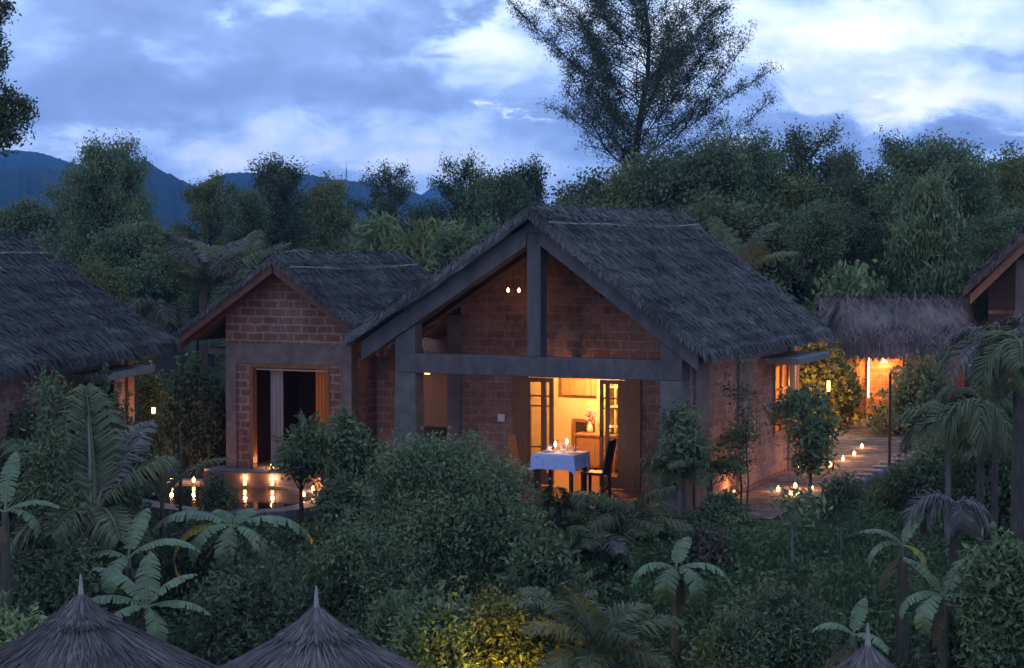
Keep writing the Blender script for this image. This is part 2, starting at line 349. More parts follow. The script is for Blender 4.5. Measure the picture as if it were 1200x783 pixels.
pg.inputs['Base Color'].default_value = (0.9, 0.9, 0.9, 1); pg.inputs['Roughness'].default_value = 0.03
_g = ntg.nodes.new("ShaderNodeBsdfTransparent"); _gl = ntg.nodes.new("ShaderNodeBsdfGlossy"); _gl.inputs['Roughness'].default_value = 0.05
_mx = ntg.nodes.new("ShaderNodeMixShader"); _mx.inputs[0].default_value = 0.08; _g.inputs[0].default_value = (0.92, 0.92, 0.9, 1)
_o = [q for q in ntg.nodes if q.type == 'OUTPUT_MATERIAL'][0]
ntg.links.new(_g.outputs[0], _mx.inputs[1]); ntg.links.new(_gl.outputs[0], _mx.inputs[2]); ntg.links.new(_mx.outputs[0], _o.inputs[0])
M_GLASS = mg
mw, ntw, pw = new_mat('pool_water')
pw.inputs['Base Color'].default_value = (0.01, 0.015, 0.018, 1); pw.inputs['Roughness'].default_value = 0.06; pw.inputs['Specular IOR Level'].default_value = 0.8
_n = ntw.nodes.new("ShaderNodeTexNoise"); _n.inputs['Scale'].default_value = 7; _b = ntw.nodes.new("ShaderNodeBump"); _b.inputs['Strength'].default_value = 0.12; _b.inputs['Distance'].default_value = 0.02
ntw.links.new(_n.outputs[0], _b.inputs['Height']); ntw.links.new(_b.outputs[0], pw.inputs['Normal'])
M_WATER = mw

def lamp(name, loc, power, col=(1.0, 0.50, 0.16), size=0.06, parent=None, spot=None, target=None):
    l = bpy.data.lights.new(name, 'SPOT' if spot else 'POINT'); l.energy = power; l.color = col; l.shadow_soft_size = size
    if spot: l.spot_size = R(spot); l.spot_blend = 0.6
    o = bpy.data.objects.new(name, l); o.location = loc; link(o, parent)
    if target is not None:
        o.rotation_euler = (Vector(target) - Vector(loc)).to_track_quat('-Z', 'Y').to_euler()
    return o

# ------------------------------------------------------------------ frames (main bungalow axes)
YAW = R(23.5)
O = atz(626, 590, 0)
UX = Vector((math.cos(YAW), -math.sin(YAW), 0)); VX = Vector((math.sin(YAW), math.cos(YAW), 0))
def mw_(u, v, z=0.0): return O + UX * u + VX * v + Vector((0, 0, z))
def uv_of(x, y):
    dx, dy = x - O.x, y - O.y
    return dx * UX.x + dy * UX.y, dx * VX.x + dy * VX.y
def sm(t):
    t = min(1.0, max(0.0, t)); return t * t * (3 - 2 * t)
def gz(x, y):
    u, v = uv_of(x, y)
    base = -0.5 + 0.33 * sm((u + 3.3) / 1.0)
    d = max(0.0, -v - (0.9 + 0.9 * (1 - sm((u + 4.0) / 1.5))), min(u - 4.7, 12 - v * 0.3))
    z = base - (1.5 + base * 0.4) * sm(d / 8.5)
    far = sm((y - 60) / 60)
    z = z * (1 - far) - 0.6 * far
    z += 0.06 * math.sin(x * 1.7 + y * 0.6) * math.cos(y * 1.3 - x * 0.4) * (1 if d > 0.3 else 0.2)
    return z

# ------------------------------------------------------------------ ground
def grid_axis(a, b, fine0, fine1, step, grow=1.25):
    xs = list(np.arange(fine0, fine1 + 1e-6, step)); s = step
    while xs[-1] < b: s *= grow; xs.append(min(b, xs[-1] + s))
    s = step
    while xs[0] > a: s *= grow; xs.insert(0, max(a, xs[0] - s))
    return xs
gx = grid_axis(-2300, 2300, -16, 18, 0.35); gy = grid_axis(-55, 2850, 8, 56, 0.35)
Vg = [(x, y, gz(x, y)) for y in gy for x in gx]
nx = len(gx)
Fg = [(j * nx + i, j * nx + i + 1, (j + 1) * nx + i + 1, (j + 1) * nx + i) for j in range(len(gy) - 1) for i in range(nx - 1)]
tag(MB().add(Vg, Fg).build('ground', M_SOIL, smooth=True), kind='structure')

# ------------------------------------------------------------------ hills
def hills(name, outline, Y, width, seed, jag=1.0):
    """outline = [(px, py)]; a ridge of real depth whose crest lies at distance Y"""
    rs = np.random.RandomState(seed)
    px = np.arange(outline[0][0], outline[-1][0] + 1, 3.0)
    py = np.interp(px, [p[0] for p in outline], [p[1] for p in outline])
    k = np.ones(7) / 7; pyp = np.pad(py, 3, mode='edge'); py = np.convolve(pyp, k, 'valid')
    py = py - np.abs(rs.randn(len(px))) * 0.9 * jag
    prof = [(-1.0, 0.0), (-0.75, 0.22), (-0.5, 0.5), (-0.25, 0.8), (0, 1.0), (0.4, 0.75), (1.0, 0.0)]
    V = []
    for (t, hh) in prof:
        y = Y + t * width
        for i, (a, b) in enumerate(zip(px, py)):
            c = at(a, b, Y)
            rough = (0 if hh in (0, 1) else rs.randn() * 0.03)
            V.append((c.x * (y / Y if t < 0 else 1), y, -2 + (c.z + 2) * max(0, hh + rough)))
    n = len(px)
    F = [(j * n + i, j * n + i + 1, (j + 1) * n + i + 1, (j + 1) * n + i) for j in range(len(prof) - 1) for i in range(n - 1)]
    return tag(MB().add(V, F).build(name, M_HILL, smooth=True), kind='structure')
hills('hills', [(-260, 205), (-120, 186), (-40, 178), (20, 176), (50, 180), (85, 192), (130, 205), (200, 226), (320, 262), (400, 282)], 1900, 500, 1)
hills('hills', [(-260, 232), (-80, 206), (0, 200), (40, 197), (80, 204), (120, 200), (150, 188), (175, 193), (205, 209), (228, 220), (260, 240), (300, 262), (340, 282)], 1250, 350, 2, 1.6)
hills('hills', [(160, 282), (210, 236), (240, 212), (270, 203), (310, 203), (350, 203), (390, 211), (430, 214), (470, 220), (505, 233), (540, 250), (600, 270), (640, 282)], 1600, 420, 3)
hills('hills', [(430, 282), (470, 240), (495, 228), (515, 214), (540, 226), (570, 240), (640, 248), (700, 242), (760, 250), (830, 270), (900, 282)], 2500, 300, 4, 0.3)

# ------------------------------------------------------------------ foliage generators (numpy)
def kites(C, L, Wd, rs, up=0.0, dirs=None, droop=0.0):
    """one leaf-shaped quad at every centre C"""
    n = len(C)
    a = rs.randn(n, 3) if dirs is None else dirs + rs.randn(n, 3) * 0.35
    a[:, 2] = a[:, 2] + up - droop
    a /= np.linalg.norm(a, axis=1)[:, None] + 1e-9
    b = np.cross(a, rs.randn(n, 3)); b /= np.linalg.norm(b, axis=1)[:, None] + 1e-9
    l = (L * (0.6 + 0.8 * rs.rand(n)))[:, None]; w = (Wd * (0.6 + 0.8 * rs.rand(n)))[:, None]
    nn = np.cross(a, b)
    V = np.stack([C - a * l * 0.5, C + b * w * 0.5 + nn * w * 0.15, C + a * l * 0.5, C - b * w * 0.5 + nn * w * 0.15], axis=1)
    return V
def blob_points(n, rs, lobes):
    """points on and inside a set of lobes (cx,cy,cz,rx,ry,rz); shells are denser"""
    lobes = np.array(lobes, float); wts = (lobes[:, 3] * lobes[:, 5]) ** 1.0; wts /= wts.sum()
    k = rs.choice(len(lobes), n, p=wts); d = rs.randn(n, 3); d /= np.linalg.norm(d, axis=1)[:, None]
    r = rs.rand(n) ** 0.45
    return lobes[k, :3] + d * lobes[k, 3:6] * r[:, None]
def lobes_for(w, h, z0, n, rs, taper=0.0, lob=0.42):
    """lobes filling a crown of width w, height h from z0; taper>0 narrows to the top"""
    out = []
    for i in range(n):
        t = (i + rs.rand()) / n
        prof = math.sin(math.pi * min(0.97, max(0.05, (0.18 + 0.78 * t)))) ** 0.6
        prof *= (1 - taper * t)
        ang = rs.rand() * 6.283; rr = (rs.rand() ** 0.5) * 0.62 * w / 2 * prof
        s = lob * (0.42 + 0.95 * rs.rand()) * (1 - 0.4 * taper * t)
        out.append((math.cos(ang) * rr, math.sin(ang) * rr, z0 + h * (0.1 + 0.8 * t), w / 2 * s, w / 2 * s, w / 2 * s * 0.75))
    return out
def crown_mb(w, h, z0, rs, nl=14, clumps=420, per=26, leaf=0.2, lw=0.5, taper=0.0, clump_r=0.32, lob=0.42, droop=0.0, mb=None):
    lob_ = lobes_for(w, h, z0, nl, rs, taper, lob)
    c = blob_points(clumps, rs, lob_)
    C = np.repeat(c, per, axis=0) + rs.randn(clumps * per, 3) * clump_r * np.array([1, 1, 0.6])
    mb = mb or MB(); mb.quads(kites(C, leaf, leaf * lw, rs, 0.15, droop=droop)); return mb, lob_
def trunk_mb(h, r, lob_, rs, base_z=-0.3, lean=0.0, k=7, maxlimbs=12):
    mb = MB(); pts = []; rad = []
    for i in range(7):
        t = i / 6; pts.append((lean * t * h + 0.03 * h * math.sin(3 * t) * (rs.rand() - 0.5), 0.03 * h * math.sin(2.3 * t) * (rs.rand() - 0.5), base_z + (h - base_z) * t)); rad.append(r * (1.15 - 0.9 * t))
    mb.tube(pts, rad, k)
    for l in lob_[:maxlimbs]:
        zz = l[2] * (0.45 + 0.25 * rs.rand()); t = min(1, max(0, (zz - base_z) / (h - base_z))); i = t * 6
        p0 = Vector(pts[int(i)]).lerp(Vector(pts[min(6, int(i) + 1)]), i % 1)
        p1 = Vector(l[:3]); m = p0.lerp(p1, 0.5) + Vector((0, 0, -0.06 * (p1 - p0).length))
        rr = r * (0.55 - 0.35 * t); mb.tube([p0, m, p1], [rr, rr * 0.6, rr * 0.15], 5, False)
    return mb
def make_tree(name, label, cat, x, y, crown, trunk, rz=0.0, sc=1.0, group=None, scz=None, z=None):
    r = empty(name, (x, y, gz(x, y) if z is None else z), rz, label, cat, group); r.scale = (sc, sc, scz or sc)
    c = bpy.data.objects.new('crown', crown); link(c, r)
    if trunk: t = bpy.data.objects.new('trunk', trunk); link(t, r)
    return r

# ------------------------------------------------------------------ palms, bananas
def frond_quads(L, n, ll, lw, rise, bend, rs, side_droop=0.35, base_free=0.12, V=None, fold=0.5):
    """pinnate frond growing along +x then arching; returns (rachis pts, leaflet quads)"""
    P = []
    for i in range(13):
        t = i / 12; ang = rise - bend * t
        if i == 0: P.append(np.array([0.0, 0.0, 0.0]))
        else: P.append(P[-1] + np.array([math.cos(ang), 0, math.sin(ang)]) * L / 12)
    P = np.array(P); Q = []
    for i in range(n):
        t = base_free + (1 - base_free) * (i + 0.5) / n; f = t * 12; k = min(11, int(f)); p = P[k] + (P[k + 1] - P[k]) * (f - k)
        tan = P[k + 1] - P[k]; tan /= np.linalg.norm(tan); nrm = np.array([-tan[2], 0, tan[0]])
        env = math.sin(math.pi * min(1, (0.12 + 0.86 * t))) ** 0.7 + 0.1
        for s in (-1, 1):
            d = np.array([0, s, 0]) * (1.0) + tan * (0.45 + 0.5 * t) + nrm * (fold * (0.5 - side_droop) + 0.15 * rs.randn()) ; d /= np.linalg.norm(d)
            l = ll * env * (0.85 + 0.3 * rs.rand()); w = lw * (0.8 + 0.4 * rs.rand())
            m = p + d * l * 0.55; e = p + d * l + np.array([0, 0, -1]) * l * side_droop * (0.7 + 0.6 * rs.rand())
            wv = tan * w * 0.5
            Q.append([p, m - wv, e, m + wv])
    return P, np.array(Q)
def rot_z(V, a):
    c, s = math.cos(a), math.sin(a); X = V.copy(); X[..., 0] = V[..., 0] * c - V[..., 1] * s; X[..., 1] = V[..., 0] * s + V[..., 1] * c; return X
def palm(name, label, x, y, trunk_h, trunk_r, fronds, mat=L_PALM, cat='palm', seed=0, group=None, z=None, tmat=None, lean=(0, 0), leaflets=62):
    """fronds = [(azimuth deg, length, rise deg, bend deg, leaflet length, material or None)]"""
    rs = np.random.RandomState(seed); r = empty(name, (x, y, gz(x, y) if z is None else z), 0, label, cat, group)
    top = Vector((lean[0], lean[1], trunk_h))
    if trunk_h > 0.15:
        mb = MB(); pts = [(lean[0] * (t / 5) ** 1.6, lean[1] * (t / 5) ** 1.6, -0.3 + (trunk_h + 0.3) * t / 5) for t in range(6)]
        mb.tube(pts, [trunk_r * (1.25 - 0.07 * i) for i in range(6)], 9); mb.build('trunk', tmat or M_BARK, r, True)
    for (azd, L, rise, bend, ll, m2) in fronds:
        P, Q = frond_quads(L, leaflets, ll, 0.018 + ll * 0.038, R(rise), R(bend), rs, side_droop=0.25 + 0.2 * rs.rand())
        P = rot_z(P, R(azd)) + np.array(top); Q = rot_z(Q, R(azd)) + np.array(top)
        mb = MB(); mb.tube([tuple(p) for p in P], [0.022 * L ** 0.5 * (1 - 0.85 * i / 12) + 0.003 for i in range(13)], 5); mb.quads(Q)
        mb.build('frond', m2 or mat, r)
    return r
def banana_leaf(L, Wd, rise, bend, rs, az, top, tear=0.55):
    """broad blade hung on an arching midrib, torn between the veins"""
    N = 22; P = [np.zeros(3)]
    for i in range(1, N + 1):
        t = i / N; ang = rise - bend * t ** 1.25; P.append(P[-1] + np.array([math.cos(ang), 0, math.sin(ang)]) * L / N)
    P = np.array(P); mb = MB(); V = []; F = []
    stalk = 3
    for s in (-1, 1):
        for i in range(stalk, N):
            t0 = (i - stalk) / (N - stalk); t1 = (i + 1 - stalk) / (N - stalk)
            w0 = Wd * (math.sin(math.pi * min(1, 0.07 + 0.93 * t0)) ** 0.55) * 0.5; w1 = Wd * (math.sin(math.pi * min(0.999, 0.07 + 0.93 * t1)) ** 0.55) * 0.5
            if rs.rand() < tear: w0 *= 0.88; w1 *= 0.93
            hang = 0.30 + 0.22 * rs.rand()
            tan = P[i + 1] - P[i]; sk = tan * 0.5 * (1 if rs.rand() < 0.8 else -0.3)
            a, b = P[i], P[i + 1]
            gap = 0.12 if rs.rand() < tear else 0.0
            def pt(p, w, f, q): return p + np.array([0, s * w * f, -w * hang * f ** 1.6]) + sk * f + (b - a) * q * f
            q = [a, pt(a, w0, 0.55, gap), pt(a, w0, 1.0, gap), pt(b, w1, 1.0, -gap), pt(b, w1, 0.55, -gap), b]
            k = len(V); V += q; F += [(k, k + 1, k + 4, k + 5), (k + 1, k + 2, k + 3, k + 4)]
    V = rot_z(np.array(V), az) + top; mb.add(V, F)
    Pm = rot_z(P, az) + top; mb.tube([tuple(p + np.array([0, 0, -0.006])) for p in Pm[::2]], [0.02 * (1 - 0.8 * i / 11) for i in range(len(Pm[::2]))], 5)
    return mb
def banana(label, x, y, h, leaves, seed=0, z=None, lean=(0, 0)):
    rq = random.Random(seed); leaves = [(a, L * (0.95 + 0.3 * rq.random()), w * 1.3, r_ + rq.uniform(-8, 8), b * (1.1 + 0.35 * rq.random()), m) for a, L, w, r_, b, m in leaves]
    rs = np.random.RandomState(seed); r = empty('banana_plant', (x, y, gz(x, y) if z is None else z), 0, label, 'banana plant', 'banana plants in the garden')
    mb = MB(); mb.tube([(lean[0] * (t / 4) ** 1.5, lean[1] * (t / 4) ** 1.5, -0.2 + (h + 0.2) * t / 4) for t in range(5)], [0.11, 0.095, 0.08, 0.07, 0.045], 9); mb.build('stem', M_STEM, r, True)
    top = np.array([lean[0], lean[1], h])
    for (az, L, wd, rise, bend, m) in leaves:
        banana_leaf(L, wd, R(rise), R(bend), rs, R(az + rs.randn() * 6), top).build('leaf', m or L_BAN, r)
    for k in range(2):
        banana_leaf(0.55 + 0.2 * rs.rand(), 0.16, R(-10), R(75), rs, rs.rand() * 6.28, top - np.array([0, 0, 0.12])).build('leaf', L_BROWN2, r)
    return r

# ------------------------------------------------------------------ thatched roofs
def straw_on(mb, rs, n, P0, eu, ev, U, Vl, L, wd, nrm, lift=0.03, jitter=0.35, bias=1.0):
    """straws lying on the parallelogram P0 + eu*[0,U] (along eave) + ev*[0,Vl] (down slope)"""
    P0, eu, ev, nrm = (np.array(q, float) for q in (P0, eu, ev, nrm))
    a = rs.rand(n) * U; b = rs.rand(n) ** bias * Vl
    C = P0 + a[:, None] * eu + b[:, None] * ev + nrm * (0.004 + rs.rand(n)[:, None] * lift)
    th = rs.randn(n) * jitter
    d = np.cos(th)[:, None] * ev + np.sin(th)[:, None] * eu + nrm * (rs.randn(n)[:, None] * 0.05 + 0.02)
    w = np.cross(d, nrm); w /= np.linalg.norm(w, axis=1)[:, None]
    w = w + nrm * rs.randn(n)[:, None] * 0.3
    l = (L * (0.4 + 1.0 * rs.rand(n)))[:, None]; ww = (wd * (0.5 + rs.rand(n)))[:, None]
    mb.quads(np.stack([C - d * l / 2, C + w * ww / 2, C + d * l / 2, C - w * ww / 2], axis=1))
def thatch_roof(root, uL, zL, zP, uR, zR, v0, v1, thick=0.2, dens=380, seed=1, mat=M_THATCH, up=0.0, cap=0.38):
    rs = np.random.RandomState(seed); mb = MB(); nv = int((v1 - v0) / 0.25) + 1; ns = 14
    vs = np.linspace(v0, v1, nv)
    prof = [(uL * (1 - i / ns), zL + (zP - zL) * (i / ns) - 0.10 * math.sin(math.pi * i / ns) * 0.5) for i in range(ns + 1)] + \
           [(uR * (i / ns), zP + (zR - zP) * (i / ns) - 0.05 * math.sin(math.pi * i / ns)) for i in range(1, ns + 1)]
    n = len(prof); V = []
    for layer in (0, 1):
        for v in vs:
            sag = -0.035 * math.sin(math.pi * (v - v0) / (v1 - v0))
            for i, (u, z) in enumerate(prof):
                wob = rs.randn() * 0.014 + 0.025 * math.sin(v * 2.3 + u * 1.1)
                V.append((u, v, z + sag + wob - (0 if layer == 0 else thick)))
    N = n * nv; F = []
    for j in range(nv - 1):
        for i in range(n - 1):
            a = j * n + i; F.append((a, a + 1, a + n + 1, a + n)); F.append((N + a, N + a + n, N + a + n + 1, N + a + 1))
    for i in range(n - 1):
        F.append((i, N + i, N + i + 1, i + 1)); e = (nv - 1) * n + i; F.append((e, e + 1, N + e + 1, N + e))
    for j in range(nv - 1):
        a = j * n; F.append((a, a + n, N + a + n, N + a)); b = a + n - 1; F.append((b, N + b, N + b + n, b + n))
    mb.add(V, F)
    for (ue, ze, s) in ((uL, zL, -1), (uR, zR, 1)):
        ev = np.array([ue, 0, ze - zP]); Ls = np.linalg.norm(ev); ev = ev / Ls
        nrm = np.array([-ev[2] * 1, 0, ev[0]]) if s > 0 else np.array([ev[2], 0, -ev[0]])
        if nrm[2] < 0: nrm = -nrm
        cnt = int(dens * 1.9 * Ls * (v1 - v0))
        straw_on(mb, rs, cnt, (0, v0, zP - 0.03), (0, 1, 0), ev, v1 - v0, Ls * 0.985, 0.20, 0.017, nrm, 0.045, 0.45)
        straw_on(mb, rs, int(cnt * 0.07), (0, v0, zP - 0.02), (0, 1, 0), ev, v1 - v0, Ls * 0.97, 0.30, 0.026, nrm, 0.075, 0.8)
        for cz in np.arange(0.5, Ls, 0.42):   # thicker butt ends of each thatch course
            straw_on(mb, rs, int(55 * (v1 - v0)), np.array([0, v0, zP]) + ev * (cz + 0.03 * rs.randn()), (0, 1, 0), ev, v1 - v0, 0.12, 0.17, 0.02, nrm + ev * 0.1, 0.09, 0.35)
        # loose fringe along the eave
        k = int((v1 - v0) * 90)
        straw_on(mb, rs, k, np.array([ue, v0, ze - thick * 0.55]), (0, 1, 0), ev * 0.75 + np.array([0, 0, -0.55]), v1 - v0, 0.05, 0.26, 0.022, nrm, 0.05, 0.3)
        # ragged verge on both gables
        for vv, sg in ((v0, -1), (v1, 1)):
            k = int(Ls * 170)
            straw_on(mb, rs, k, np.array([0, vv + sg * 0.005, zP - 0.02]), ev, np.array([0, sg * 0.4, -1]) / 1.08, Ls, thick * 0.9, 0.16, 0.02, np.array([0, sg, 0.0]), 0.03, 0.5)
    o = mb.build('thatch', mat, root)
    # ridge cap: a thick folded layer held by a bamboo pole on each side
    mc = MB(); slL = (zL - zP) / uL; slR = (zR - zP) / uR
    for s, sl in ((-1, slL), (1, slR)):
        ev = np.array([s, 0, sl * s]); ev /= np.linalg.norm(ev); nrm = np.array([-ev[2] * s, 0, ev[0] * s]);
        straw_on(mc, rs, int(900 * cap * (v1 - v0)), np.array([0, v0 - 0.02, zP + 0.035]), (0, 1, 0), ev, v1 - v0 + 0.04, cap, 0.22, 0.03, nrm, 0.03, 0.9)
    pr = [(-cap, zP - cap * abs(slL) + 0.02), (-0.1, zP - 0.02), (0, zP + 0.035), (0.1, zP - 0.02), (cap, zP - cap * abs(slR) + 0.02), (cap, zP - cap * abs(slR) - 0.05), (0, zP - 0.1), (-cap, zP - cap * abs(slL) - 0.05)]
    mc.prism_xz(pr, v0 - 0.02, v1 + 0.02)
    rc = mc.build('ridge_cap', mat, root)
    for s, sl in ((-1, slL), (1, slR)):
        mp = MB(); u = s * (cap + 0.02); zz = zP - abs(u) * abs(sl) + 0.045
        mp.tube([(u, v0 + (v1 - v0) * t / 6, zz + 0.018 * rs.randn() - 0.04 * math.sin(math.pi * t / 6)) for t in range(7)], 0.02, 6); mp.build('ridge_pole', M_BAMBOO, rc, True)
    return o

# ================================================================== MAIN BUNGALOW
main = empty('thatched_bungalow', O, -YAW, 'large brick bungalow with open gabled porch and lit doorway, in the middle', 'bungalow')
UL, ZL, ZP, UR, ZR = -3.62, 2.90, 5.22, 3.30, 2.80
thatch_roof(main, UL, ZL, ZP, UR, ZR, -0.28, 8.15, seed=11, thick=0.17)
def zroof(u, off=0.2): return (ZP + (ZL - ZP) * (u / UL) if u < 0 else ZP + (ZR - ZP) * (u / UR)) - off - 0.05
# plinth, floor
MB().box(-3.3, 2.95, -0.12, 2.28, -0.6, -0.03).build('plinth', M_STONE, main, bevel=0.02)
MB().box(-3.26, 2.91, -0.09, 7.6, -0.03, 0.0).build('floor', M_TILE, main)
MB().box(-2.9, 2.95, 2.285, 7.8, -0.6, -0.034).build('foundation', M_STONE, main)
# columns, splayed at the foot
for s in (-1, 1):
    c = 2.545 * s
    MB().prism_xz([(c - 0.20, 2.25), (c + 0.20, 2.25), (c + 0.24 + 0.05 * (s > 0), 0.0), (c - 0.24 - 0.05 * (s < 0), 0.0)], -0.02, 0.34).build('column', M_PLASTER, main, bevel=0.012)
MB().box(-2.745, 2.745, -0.02, 0.30, 2.252, 2.60).build('tie_beam', M_PAINT, main, bevel=0.01)
# porch posts above the beam carry the rafters
for s in (-1, 1):
    c = 2.545 * s; a, b = c - 0.2, c + 0.2
    MB().prism_xz([(a, 2.602), (b, 2.602), (b, zroof(b, 0.28)), (a, zroof(a, 0.28))], 0.0, 0.28).build('post', M_PAINT, main)
MB().box(-0.13, 0.13, -0.03, 0.27, 2.602, 4.78).build('king_post', M_PAINT, main, bevel=0.008)
# rafters (deep grey boards) following the slope
def rafter(uA, uB, off, depth, v0, v1, name='rafter', mat=M_PAINT):
    MB().prism_xz([(uA, zroof(uA, off)), (uB, zroof(uB, off)), (uB, zroof(uB, off + depth)), (uA, zroof(uA, off + depth))], v0, v1).build(name, mat, main, bevel=0.006)
rafter(-3.42, -0.135, 0.17, 0.36, -0.06, 0.18)
rafter(0.135, 3.05, 0.15, 0.36, -0.06, 0.18)
MB().prism_xz([(-0.13, zroof(-0.13, 0.15)), (0, zroof(0, 0.15)), (0.13, zroof(0.13, 0.15)), (0.13, 4.79), (-0.13, 4.79)], -0.07, 0.19).build('ridge_block', M_PAINT, main)
# underside lining of the roof
for a, b in ((-3.5, -0.02), (0.02, 3.2)):
    MB().prism_xz([(a, zroof(a, 0.135)), (b, zroof(b, 0.135)), (b, zroof(b, 0.148)), (a, zroof(a, 0.148))], -0.2, 8.05).build('lining', M_UNDER, main)
for v in (0.9, 1.6):
    for a, b in ((-3.4, -0.05), (0.05, 3.1)):
        MB().prism_xz([(a, zroof(a, 0.15)), (b, zroof(b, 0.15)), (b, zroof(b, 0.27)), (a, zroof(a, 0.27))], v, v + 0.08).build('rafter', M_WOOD_DK, main)
# front wall behind the porch, with the doorway; gable of brick above
WV = 2.3
MB().box(-2.5, -1.40, WV, WV + 0.2, 0, 2.15).build('front_wall', M_BRICK, main)
MB().box(1.19, 2.55, WV, WV + 0.2, 0, 2.15).build('front_wall', M_BRICK, main)
MB().prism_xz([(-2.5, 2.153), (2.55, 2.153), (2.55, zroof(2.55, 0.16)), (0, zroof(0, 0.16)), (-2.5, zroof(-2.5, 0.16))], WV, WV + 0.2).build('gable_wall', M_BRICK, main)
MB().box(-2.78, -2.503, WV - 0.05, WV + 0.25, 0, zroof(-2.78, 0.18)).build('pilaster', M_PLASTER, main, bevel=0.01)
# right side wall: pilasters and brick panels, window under a flat canopy
def sbox(v0, v1, z0, z1, name, mat, proud=0.0):
    return MB().box(2.555, 2.75 + proud, v0, v1, z0, z1).build(name, mat, main)
sbox(0.345, 0.60, 0, 2.78, 'side_wall', M_BRICK)
sbox(0.603, 1.38, 0, 2.78, 'pilaster', M_PLASTER, 0.04)
sbox(1.383, 3.20, 0, 2.78, 'side_wall', M_BRICK)
sbox(3.203, 4.15, 0, 2.78, 'pilaster', M_PLASTER, 0.05)
sbox(4.153, 5.70, 0, 2.78, 'side_wall', M_BRICK)
sbox(5.703, 6.80, 0, 0.75, 'side_wall', M_BRICK)
sbox(5.703, 6.80, 2.22, 2.78, 'side_wall', M_BRICK)
sbox(6.803, 7.2, 0, 2.78, 'pilaster', M_PLASTER, 0.04)
wf = MB()
for (a, b, c, d) in ((5.705, 5.78, 0.753, 2.217), (6.72, 6.797, 0.753, 2.217), (6.2, 6.26, 0.83, 2.14), (5.782, 6.718, 0.753, 0.83), (5.782, 6.718, 2.14, 2.217), (5.782, 6.198, 1.65, 1.69), (6.262, 6.718, 1.65, 1.69)):
    wf.box(2.735, 2.79, a, b, c, d)
win = wf.build('window', M_WOOD, main)
MB().box(2.758, 2.764, 5.78, 6.72, 0.83, 2.14).build('pane', M_GLASS, win)
cv = MB(); nn = 26
V = []; F = []
for i in range(nn + 1):
    y = 5.80 + 0.9 * i / nn; x = 2.70 + 0.02 * math.sin(i * 1.7); V += [(x, y, 0.8), (x, y, 2.15)]
for i in range(nn): F.append((2 * i, 2 * i + 2, 2 * i + 3, 2 * i + 1))
cv.add(V, F).build('curtain', M_CURT_OR, main, True)
MB().box(2.76, 3.55, 4.6, 7.1, 2.27, 2.39).build('canopy', M_STONE, main, bevel=0.01)
# left and rear walls
MB().box(-2.78, -2.58, WV + 0.26, 7.5, 0, 2.95).build('side_wall', M_BRICK, main)
MB().prism_xz([(-2.78, 0), (2.75, 0), (2.75, 2.9), (2.6, zroof(2.6, 0.17)), (0, zroof(0, 0.17)), (-2.6, zroof(-2.6, 0.17)), (-2.78, 2.95)], 7.503, 7.7).build('rear_wall', M_BRICK, main)
# interior partition (plastered, lit), ceiling
MB().box(-2.56, 2.54, 5.2, 5.3, 0.0, 2.66).build('inner_wall', M_WALL_IN, main)
MB().box(-2.575, -2.563, 2.52, 5.19, 0.0, 2.66).build('inner_wall', M_WALL_IN, main)
MB().box(2.535, 2.547, 2.52, 5.19, 0.0, 2.66).build('inner_wall', M_WALL_IN, main)
MB().box(-2.57, 2.545, 2.51, 7.49, 2.68, 2.72).build('ceiling', M_WALL_IN, main)
# door set: wide timber frame, glazed side leaves, open middle
df = MB()
df.box(-1.395, -1.09, WV - 0.03, WV + 0.12, 0, 2.147); df.box(0.86, 1.185, WV - 0.03, WV + 0.12, 0, 2.147)
df.box(-1.088, 0.858, WV - 0.02, WV + 0.12, 2.06, 2.147)
dfr = df.build('door_frame', M_WOOD, main, bevel=0.006)
def leaf(u0, u1, stiles, label=None):
    """glazed leaf between u0 and u1; stiles = list of inner stile spans"""
    m = MB(); y0, y1 = WV + 0.0, WV + 0.055
    for a, b in stiles: m.box(a, b, y0, y1, 0.02, 2.05)
    spans = [(stiles[i][1] + 0.001, stiles[i + 1][0] - 0.001) for i in range(len(stiles) - 1)]
    for a, b in spans:
        m.box(a, b, y0, y1, 0.02, 0.24); m.box(a, b, y0, y1, 1.97, 2.05)
        m.box(a, b, y0 + 0.01, y1 - 0.01, 1.50, 1.53); m.box(a, b, y0 + 0.01, y1 - 0.01, 1.69, 1.72); m.box(a, b, y0 + 0.01, y1 - 0.01, 0.72, 0.75)
    d = m.build('door', M_WOOD, main)
    for a, b in spans: MB().box(a, b, y0 + 0.026, y0 + 0.031, 0.24, 1.97).build('pane', M_GLASS, d)
    return d
dl = leaf(-1.088, -0.56, [(-1.088, -1.05), (-0.83, -0.73), (-0.66, -0.585)])
dr = leaf(0.36, 0.858, [(0.36, 0.42), (0.475, 0.545), (0.72, 0.858)])
MB().box(0.385, 0.40, WV - 0.04, WV - 0.005, 0.98, 1.12).build('handle', M_METAL, dr)
# switch plate on the brick
MB().box(-1.72, -1.58, WV - 0.02, WV - 0.002, 1.19, 1.33).build('switch_plate', M_WHITE, main, bevel=0.004)
# corridor to the left between the two huts
MB().box(-5.02, -2.79, 3.6, 3.75, -0.1, 2.75).build('link_wall', M_BRICK, main)
MB().box(-5.02, -2.79, 2.2, 3.6, -0.3, -0.032).build('link_floor', M_STONE, main)
MB().box(-3.80, -2.90, 3.2, 3.24, 0.93, 2.2).build('screen_panel', M_SCREEN, main)
MB().box(-3.92, -3.805, 3.12, 3.3, -0.03, 2.5).build('screen_post', M_WOOD_DK, main)
MB().box(-3.80, -2.80, 3.16, 3.3, -0.03, 0.925).build('low_cupboard', M_WOOD_DK, main)
MB().box(-4.2, -3.98, 3.0, 3.2, -0.03, 2.5).build('screen_post', M_SCREEN, main)

